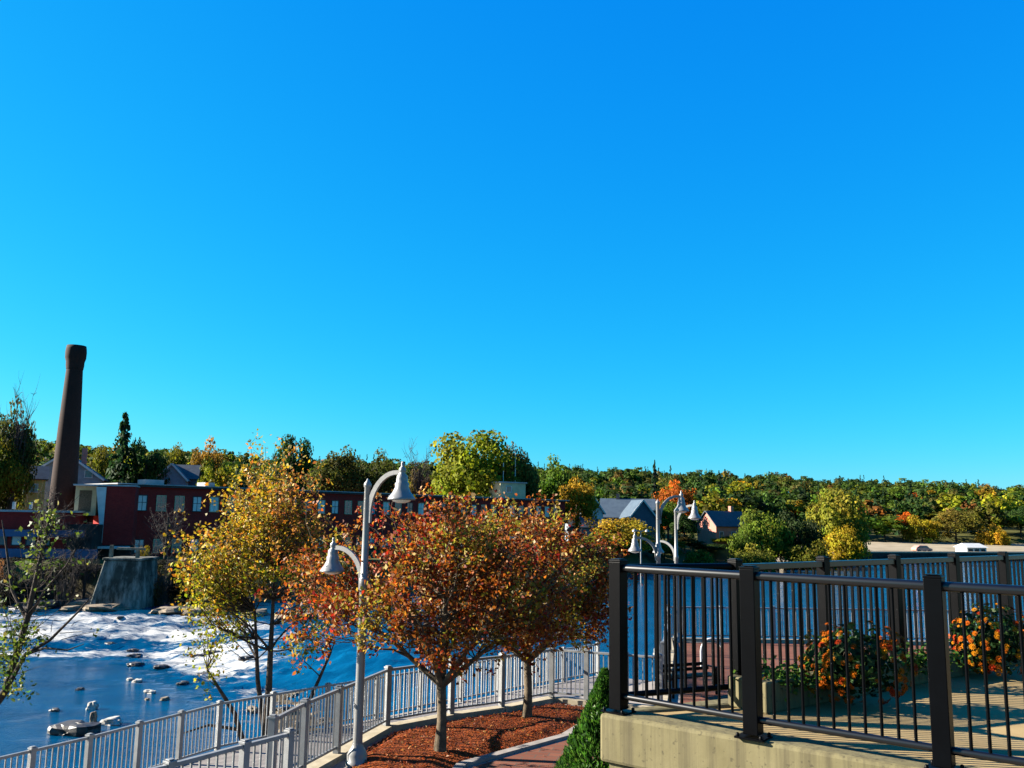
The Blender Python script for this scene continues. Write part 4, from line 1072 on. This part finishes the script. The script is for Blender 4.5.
def crown_conifer(n_t, per, seed, fs=.12):
    global rng
    keep, rng = rng, np.random.default_rng(seed)
    out = []; nn = []
    for i in range(n_t):
        h = (i + rng.random()) / n_t; R_ = (1 - h) ** .85 * rng.uniform(.7, 1.08) + .04; k = max(5, int(per * (1.1 - h)))
        a = rng.integers(0, 9) * .7 + np.repeat(np.arange(max(3, k // 6)) * 2.4, 6)[:k]
        a = a + rng.normal(size=len(a)) * .16; r = R_ * np.tile(np.linspace(.25, 1, 6), max(3, k // 6))[:len(a)]
        z = -1 + 2 * h - .16 * r + rng.normal(size=len(a)) * .015
        out.append(np.stack([np.cos(a) * r, np.sin(a) * r, z], 1)); nn.append(np.stack([np.cos(a) * .5, np.sin(a) * .5, np.ones(len(a))], 1))
    P = np.concatenate(out); Nn = np.concatenate(nn)
    Q = leaves(P, fs, Nn, .6); C_ = rng.lognormal(0, .2, (len(P), 1)) * np.ones((1, 3))
    rng = keep
    return Q, C_
def bare_crown(seed):
    st = random.getstate(); random.seed(seed); b = MB()
    for i in range(26):
        a = random.uniform(0, 6.28); s_ = Vector((0, 0, random.uniform(-1.0, -.1)))
        e = Vector((math.cos(a) * random.uniform(.3, .95), math.sin(a) * random.uniform(.3, .95), random.uniform(-.1, 1)))
        pts = limb(b, s_, e, .02, .006, -.05, 4, .06, 4)
        for _ in range(7):
            p = random.choice(pts[1:]); e2 = p + Vector((random.gauss(0, .2), random.gauss(0, .2), random.uniform(0, .4)))
            q_ = limb(b, p, e2, .008, .003, 0, 3, .08, 3)
            e3 = q_[1] + Vector((random.gauss(0, .12), random.gauss(0, .12), random.uniform(0, .2))); limb(b, q_[1], e3, .005, .003, 0, 2, .08, 3)
    random.setstate(st)
    return b
PR = {}
for i in range(4): PR['round%d' % i] = quads_mesh('crown', *crown_round(58, 125, 100 + i, .078), M['leaf_far'])
for i in range(2): PR['conifer%d' % i] = quads_mesh('crown', *crown_conifer(34, 66, 200 + i, .17), M['leaf_far'])
for i in range(3): PR['bare%d' % i] = bare_crown(300 + i).build('crown', M['twig'])
tk = MB(); tk.tube([(0, 0, 0), (.1, 0, .5), (0, .1, 1)], [1, .8, .45], 8); TRK = tk.build('trunk', M['bark_dark'])
for p in list(PR.values()) + [TRK]: COL.objects.unlink(p)
OLIVE = (.080, .080, .005); DG = (.020, .042, .006); GRN = (.050, .086, .006); YEL = (.22, .165, .006); GOLD = (.24, .14, .006); ORG = (.29, .07, .005); RUST = (.13, .052, .008); YG = (.13, .14, .005); BRN = (.09, .06, .014); CON = (.013, .033, .009)
cnt = {}
def far_tree(kind, px, ytop, wpx, D, col, label, group=None, ybot=None, cat='tree', name=None):
    p = at(px, 520, D); zt = zpx(px, ytop, D); g = hz(p.x, p.y)
    zb = zpx(px, ybot, D) if ybot else None
    W = wpx / F * D / 2
    i = cnt.get(kind, 0); cnt[kind] = i + 1
    src = PR['%s%d' % (kind, i % {'round': 4, 'conifer': 2, 'bare': 3}[kind])]
    if zb is None: zb = g + (zt - g) * (.06 if kind == 'conifer' else .12)
    zb = min(zb, zt - 1)
    o = empty(name or {'round': 'broadleaf_tree', 'conifer': 'conifer_tree', 'bare': 'bare_tree'}[kind], (p.x, p.y, g), label, cat, group)
    c = bpy.data.objects.new('crown', src.data); COL.objects.link(c); c.parent = o
    c.location = (0, 0, (zt + zb) / 2 - g); c.scale = (W * 1.06, W * 1.06, (zt - zb) / 2 * (1.0 if kind != 'round' else 1.06)); c.rotation_euler = (0, 0, random.uniform(0, 6.28))
    v_ = random.uniform(.9, 1.1); c.color = (col[0] * v_, col[1] * v_, col[2] * v_, 1)
    t = bpy.data.objects.new('trunk', TRK.data); COL.objects.link(t); t.parent = o
    H_ = zt - g; r_ = .02 * H_ + .08
    t.location = (0, 0, -.3); t.scale = (r_, r_, max(.5, ((zt - g) * (.9 if kind == 'conifer' else .72)) + .3))
    return o
for a in (
    ('round', -4, 428, 56, 112, OLIVE, 'big olive green tree at the left edge, beside the chimney'),
    ('round', 3, 398, 46, 114, (.035, .042, .008), 'dark upper tree crown rising behind the big olive tree at the left edge'),
    ('bare', 8, 392, 34, 113, DG, 'dark thin-leaved tree top rising over the big olive tree at the left edge'),
    ('conifer', 117, 413, 54, 140, CON, 'tallest dark spired fir right of the chimney'),
    ('round', 142, 436, 44, 141, DG, 'dark green round tree close right of the tallest fir'),
    ('round', 96, 444, 30, 146, OLIVE, 'olive tree between the chimney and the tallest fir'),
    ('round', 172, 441, 34, 165, OLIVE, 'dull olive tree above the small white trimmed gable'),
    ('round', 204, 437, 36, 160, (.17, .095, .01), 'golden brown tree left of the tall yellow tree'),
    ('round', 212, 455, 40, 138, YG, 'yellow green tree low behind the mill roof, right of the small gable'),
    ('round', 290, 434, 44, 170, DG, 'dark green tree showing over the top right of the tall yellow tree'),
    ('round', 336, 444, 56, 155, (.05, .053, .007), 'wide dark olive tree left of the nearest lamp'),
    ('round', 378, 449, 46, 160, (.04, .048, .007), 'dark olive tree right behind the nearest lamp arm'),
    ('bare', 418, 446, 36, 158, BRN, 'leafless grey tree right of the nearest lamp bell'),
    ('round', 420, 466, 34, 166, BRN, 'brown thinning tree below the leafless grey tree'),
    ('round', 474, 429, 92, 150, YG, 'largest yellow green tree, behind the mill roof hut'),
    ('round', 516, 440, 46, 152, (.12, .095, .015), 'brownish tree leaning against the largest yellow green tree'),
    ('round', 553, 455, 50, 165, GRN, 'green tree right of the roof hut'),
    ('round', 577, 474, 44, 156, GOLD, 'gold leaved tree left of the white gabled house'),
    ('round', 622, 517, 62, 138, (.24, .165, .01), 'broad yellow brown tree in front of the blue grey roof'),
    ('round', 597, 530, 36, 131, YG, 'smaller yellow green tree at the left of the broad yellow brown tree'),
    ('round', 676, 480, 40, 196, ORG, 'bright orange maple behind the far lamps'),
    ('conifer', 655, 461, 20, 210, CON, 'dark spired conifer on the skyline left of the orange maple'),
    ('round', 684, 510, 28, 158, DG, 'dark green tree between the far lamps and the pink house'),
    ('round', 668, 500, 30, 175, GRN, 'mid green tree under the orange maple'),
    ('round', 760, 505, 56, 165, (.08, .11, .008), 'bright green tree right of the pink house'),
    ('round', 746, 524, 26, 160, GRN, 'small dark green tree against the roof of the pink house'),
    ('round', 797, 508, 50, 168, (.02, .034, .007), 'dark green round tree right of the bright green tree'),
    ('round', 836, 487, 62, 185, (.14, .135, .01), 'large yellow green tree beside the end of the pale gravel lot'),
    ('round', 845, 522, 44, 178, YEL, 'bright yellow small tree in front of the large yellow green one'),
    ('round', 752, 543, 44, 150, (.10, .105, .01), 'low yellow green shrubs by the water below the bright green tree'),
    ('round', 808, 538, 50, 160, OLIVE, 'olive shrub by the water below the dark round tree'),
    ('round', 698, 549, 36, 150, GRN, 'dark green shrub by the water below the pink house'),
    ('round', 884, 514, 34, 258, YG, 'yellow green tree behind the left end of the pale gravel lot'),
    ('round', 906, 512, 26, 262, ORG, 'orange red tree above the pale gravel lot'),
    ('round', 921, 514, 36, 256, YEL, 'yellow tree right of the orange red tree above the pale gravel lot'),
    ('round', 955, 510, 48, 260, (.11, .09, .01), 'wide olive yellow tree above the white shed'),
    ('round', 996, 522, 22, 254, (.34, .21, .011), 'brightest yellow tree right of the white shed'),
    ('round', 983, 526, 16, 254, GOLD, 'small gold tree just left of the brightest yellow tree'),
    ('conifer', 912, 482, 24, 330, CON, 'dark pine standing up on the far right skyline'),
    ('conifer', 720, 471, 18, 330, CON, 'dark pine on the skyline above the pink house'),
    ('round', 1020, 505, 30, 270, DG, 'dark green tree at the right edge above the pale gravel lot')):
    far_tree(*a)
# shrubs on the shaded far bank below the mill
G = 'bare shrubs along the far bank below the mill'
for i in range(30):
    px = -8 + i * 9 + random.uniform(-3, 3)
    if 92 < px < 148 and i % 3: continue
    D = random.uniform(79, 86) + max(0, px - 150) * .10
    far_tree('bare', px, random.uniform(548, 578), random.uniform(26, 42), D, BRN, 'one of the bare twiggy shrubs along the far bank below the mill', G, cat='shrub', name='bare_shrub')
for a in ((76, 522, 40, 86, 'tall leafless sapling across the foot of the chimney'), (46, 492, 44, 87, 'tall leafless tree left of the chimney foot'), (168, 506, 44, 89, 'leafless tree against the mill windows'), (150, 540, 40, 84, 'thin leafless tree right of the pier')):
    far_tree('bare', a[0], a[1], a[2], a[3], BRN, a[4])
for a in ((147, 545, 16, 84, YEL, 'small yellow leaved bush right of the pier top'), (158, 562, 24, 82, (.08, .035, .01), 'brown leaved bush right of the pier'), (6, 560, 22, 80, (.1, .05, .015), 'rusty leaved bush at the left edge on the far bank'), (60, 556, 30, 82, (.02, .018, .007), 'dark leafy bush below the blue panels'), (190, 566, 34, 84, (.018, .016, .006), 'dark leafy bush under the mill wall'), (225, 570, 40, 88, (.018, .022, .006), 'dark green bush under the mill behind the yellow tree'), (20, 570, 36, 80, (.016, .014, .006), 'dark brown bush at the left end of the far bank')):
    far_tree('round', a[0], a[1], a[2], a[3], a[4], a[5], cat='shrub', name='leafy_shrub')
G = 'bushes on the far bank behind the red trees'
for i in range(12):
    px = 270 + i * 27; D = 97 + i * 4.6
    far_tree('round', px, 548 + random.uniform(-6, 8), random.uniform(34, 50), D, random.choice((OLIVE, DG, GRN, BRN)), 'one of the bushes on the far bank behind the red trees', G, cat='shrub', name='leafy_shrub')

G = 'dark leafy bushes on the shaded bank below the mill'
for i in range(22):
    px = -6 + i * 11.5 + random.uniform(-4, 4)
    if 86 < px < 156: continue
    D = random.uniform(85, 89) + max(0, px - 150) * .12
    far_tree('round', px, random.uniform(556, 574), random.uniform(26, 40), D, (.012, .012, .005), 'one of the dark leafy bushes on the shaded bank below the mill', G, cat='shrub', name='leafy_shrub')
G = 'bushes along the far shore below the houses'
for i in range(18):
    px = 578 + i * 8.6; D = 128 + i * 2.3 + random.uniform(0, 5)
    far_tree('round', px, random.uniform(535, 546), random.uniform(22, 34), D, random.choice((OLIVE, DG, GRN, DG, YG, (.05, .045, .01))), 'one of the bushes along the far shore below the houses', G, cat='shrub', name='leafy_shrub')
# the wood on the hillside, one mass
lo_r = [crown_round(13 + 2 * i, 24, 400 + i, .23, .65 + .06 * i) for i in range(6)]
lo_c = [crown_conifer(11, 22, 420 + i, .30) for i in range(3)]
Qs, Cs = [], []
rw = np.random.default_rng(99)
cols = [(DG, 7), (OLIVE, 4), (GRN, 6), ((.065, .062, .01), 3), (YG, 2.4), (GOLD, .45), (RUST, .25), (ORG, .1), (BRN, 1.0)]
cp = np.array([c[0] for c in cols]); cw = np.array([c[1] for c in cols]); cw = cw / cw.sum()
made = 0
spots = []
for ring, (d0, d1, n_) in enumerate(((30, 110, 700), (110, 230, 1100), (230, 430, 1500))):
    k = 0
    while k < n_:
        D = rw.uniform(110, 700); ang = rw.uniform(-.66, .66); x_, y_ = D * math.tan(ang), D
        spots.append((x_, y_, d0, d1)); k += 1
sp_ = np.array(spots); dfar = sdist(FAR, sp_[:, 0], sp_[:, 1]); gz = height(sp_[:, 0], sp_[:, 1])
# keep open ground where the houses stand
open_ = [(at(px, 520, D), r) for px, D, r in ((60, 128, 10), (24, 118, 8), (170, 143, 9), (628, 178, 14), (593, 168, 10), (585, 160, 8), (733, 172, 12))]
for (x_, y_, d0, d1), df_, g in zip(spots, dfar, gz):
    if df_ > 620 or df_ < (56 if x_ > 55 else 62) or y_ < 165: continue
    if any((x_ - c.x) ** 2 + (y_ - c.y) ** 2 < r * r or (abs(x_ / y_ - c.x / c.y) < r / c.y * .8 and y_ < c.y and y_ > c.y - 40) for c, r in open_): continue
    nz = noise.noise(Vector((x_ * .02, y_ * .02, 5)))
    con = rw.random() < (.07 + .3 * max(0, nz) + .06 * (df_ > 200))
    H_ = rw.uniform(8, 13.5) * (1.15 if con else 1); R_ = rw.uniform(4.2, 7.6) * (.42 if con else 1)
    if con: Q, Cc = lo_c[rw.integers(3)]; col = np.array(CON) * rw.lognormal(0, .25)
    else:
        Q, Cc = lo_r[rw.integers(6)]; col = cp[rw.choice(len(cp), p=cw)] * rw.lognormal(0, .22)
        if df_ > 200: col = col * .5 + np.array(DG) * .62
    a = rw.uniform(0, 6.28); ca, sa = math.cos(a), math.sin(a)
    Qx = Q[..., 0] * ca - Q[..., 1] * sa; Qy = Q[..., 0] * sa + Q[..., 1] * ca
    hh = H_ * (.5 if con else .42)
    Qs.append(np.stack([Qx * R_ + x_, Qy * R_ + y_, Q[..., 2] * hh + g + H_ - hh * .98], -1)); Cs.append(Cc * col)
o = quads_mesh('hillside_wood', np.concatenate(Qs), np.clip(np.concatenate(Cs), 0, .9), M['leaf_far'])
tag(o, 'mixed autumn wood of green, gold and rust trees covering the far hillside', 'wood', kind='stuff')
print('wood trees', len(Qs))
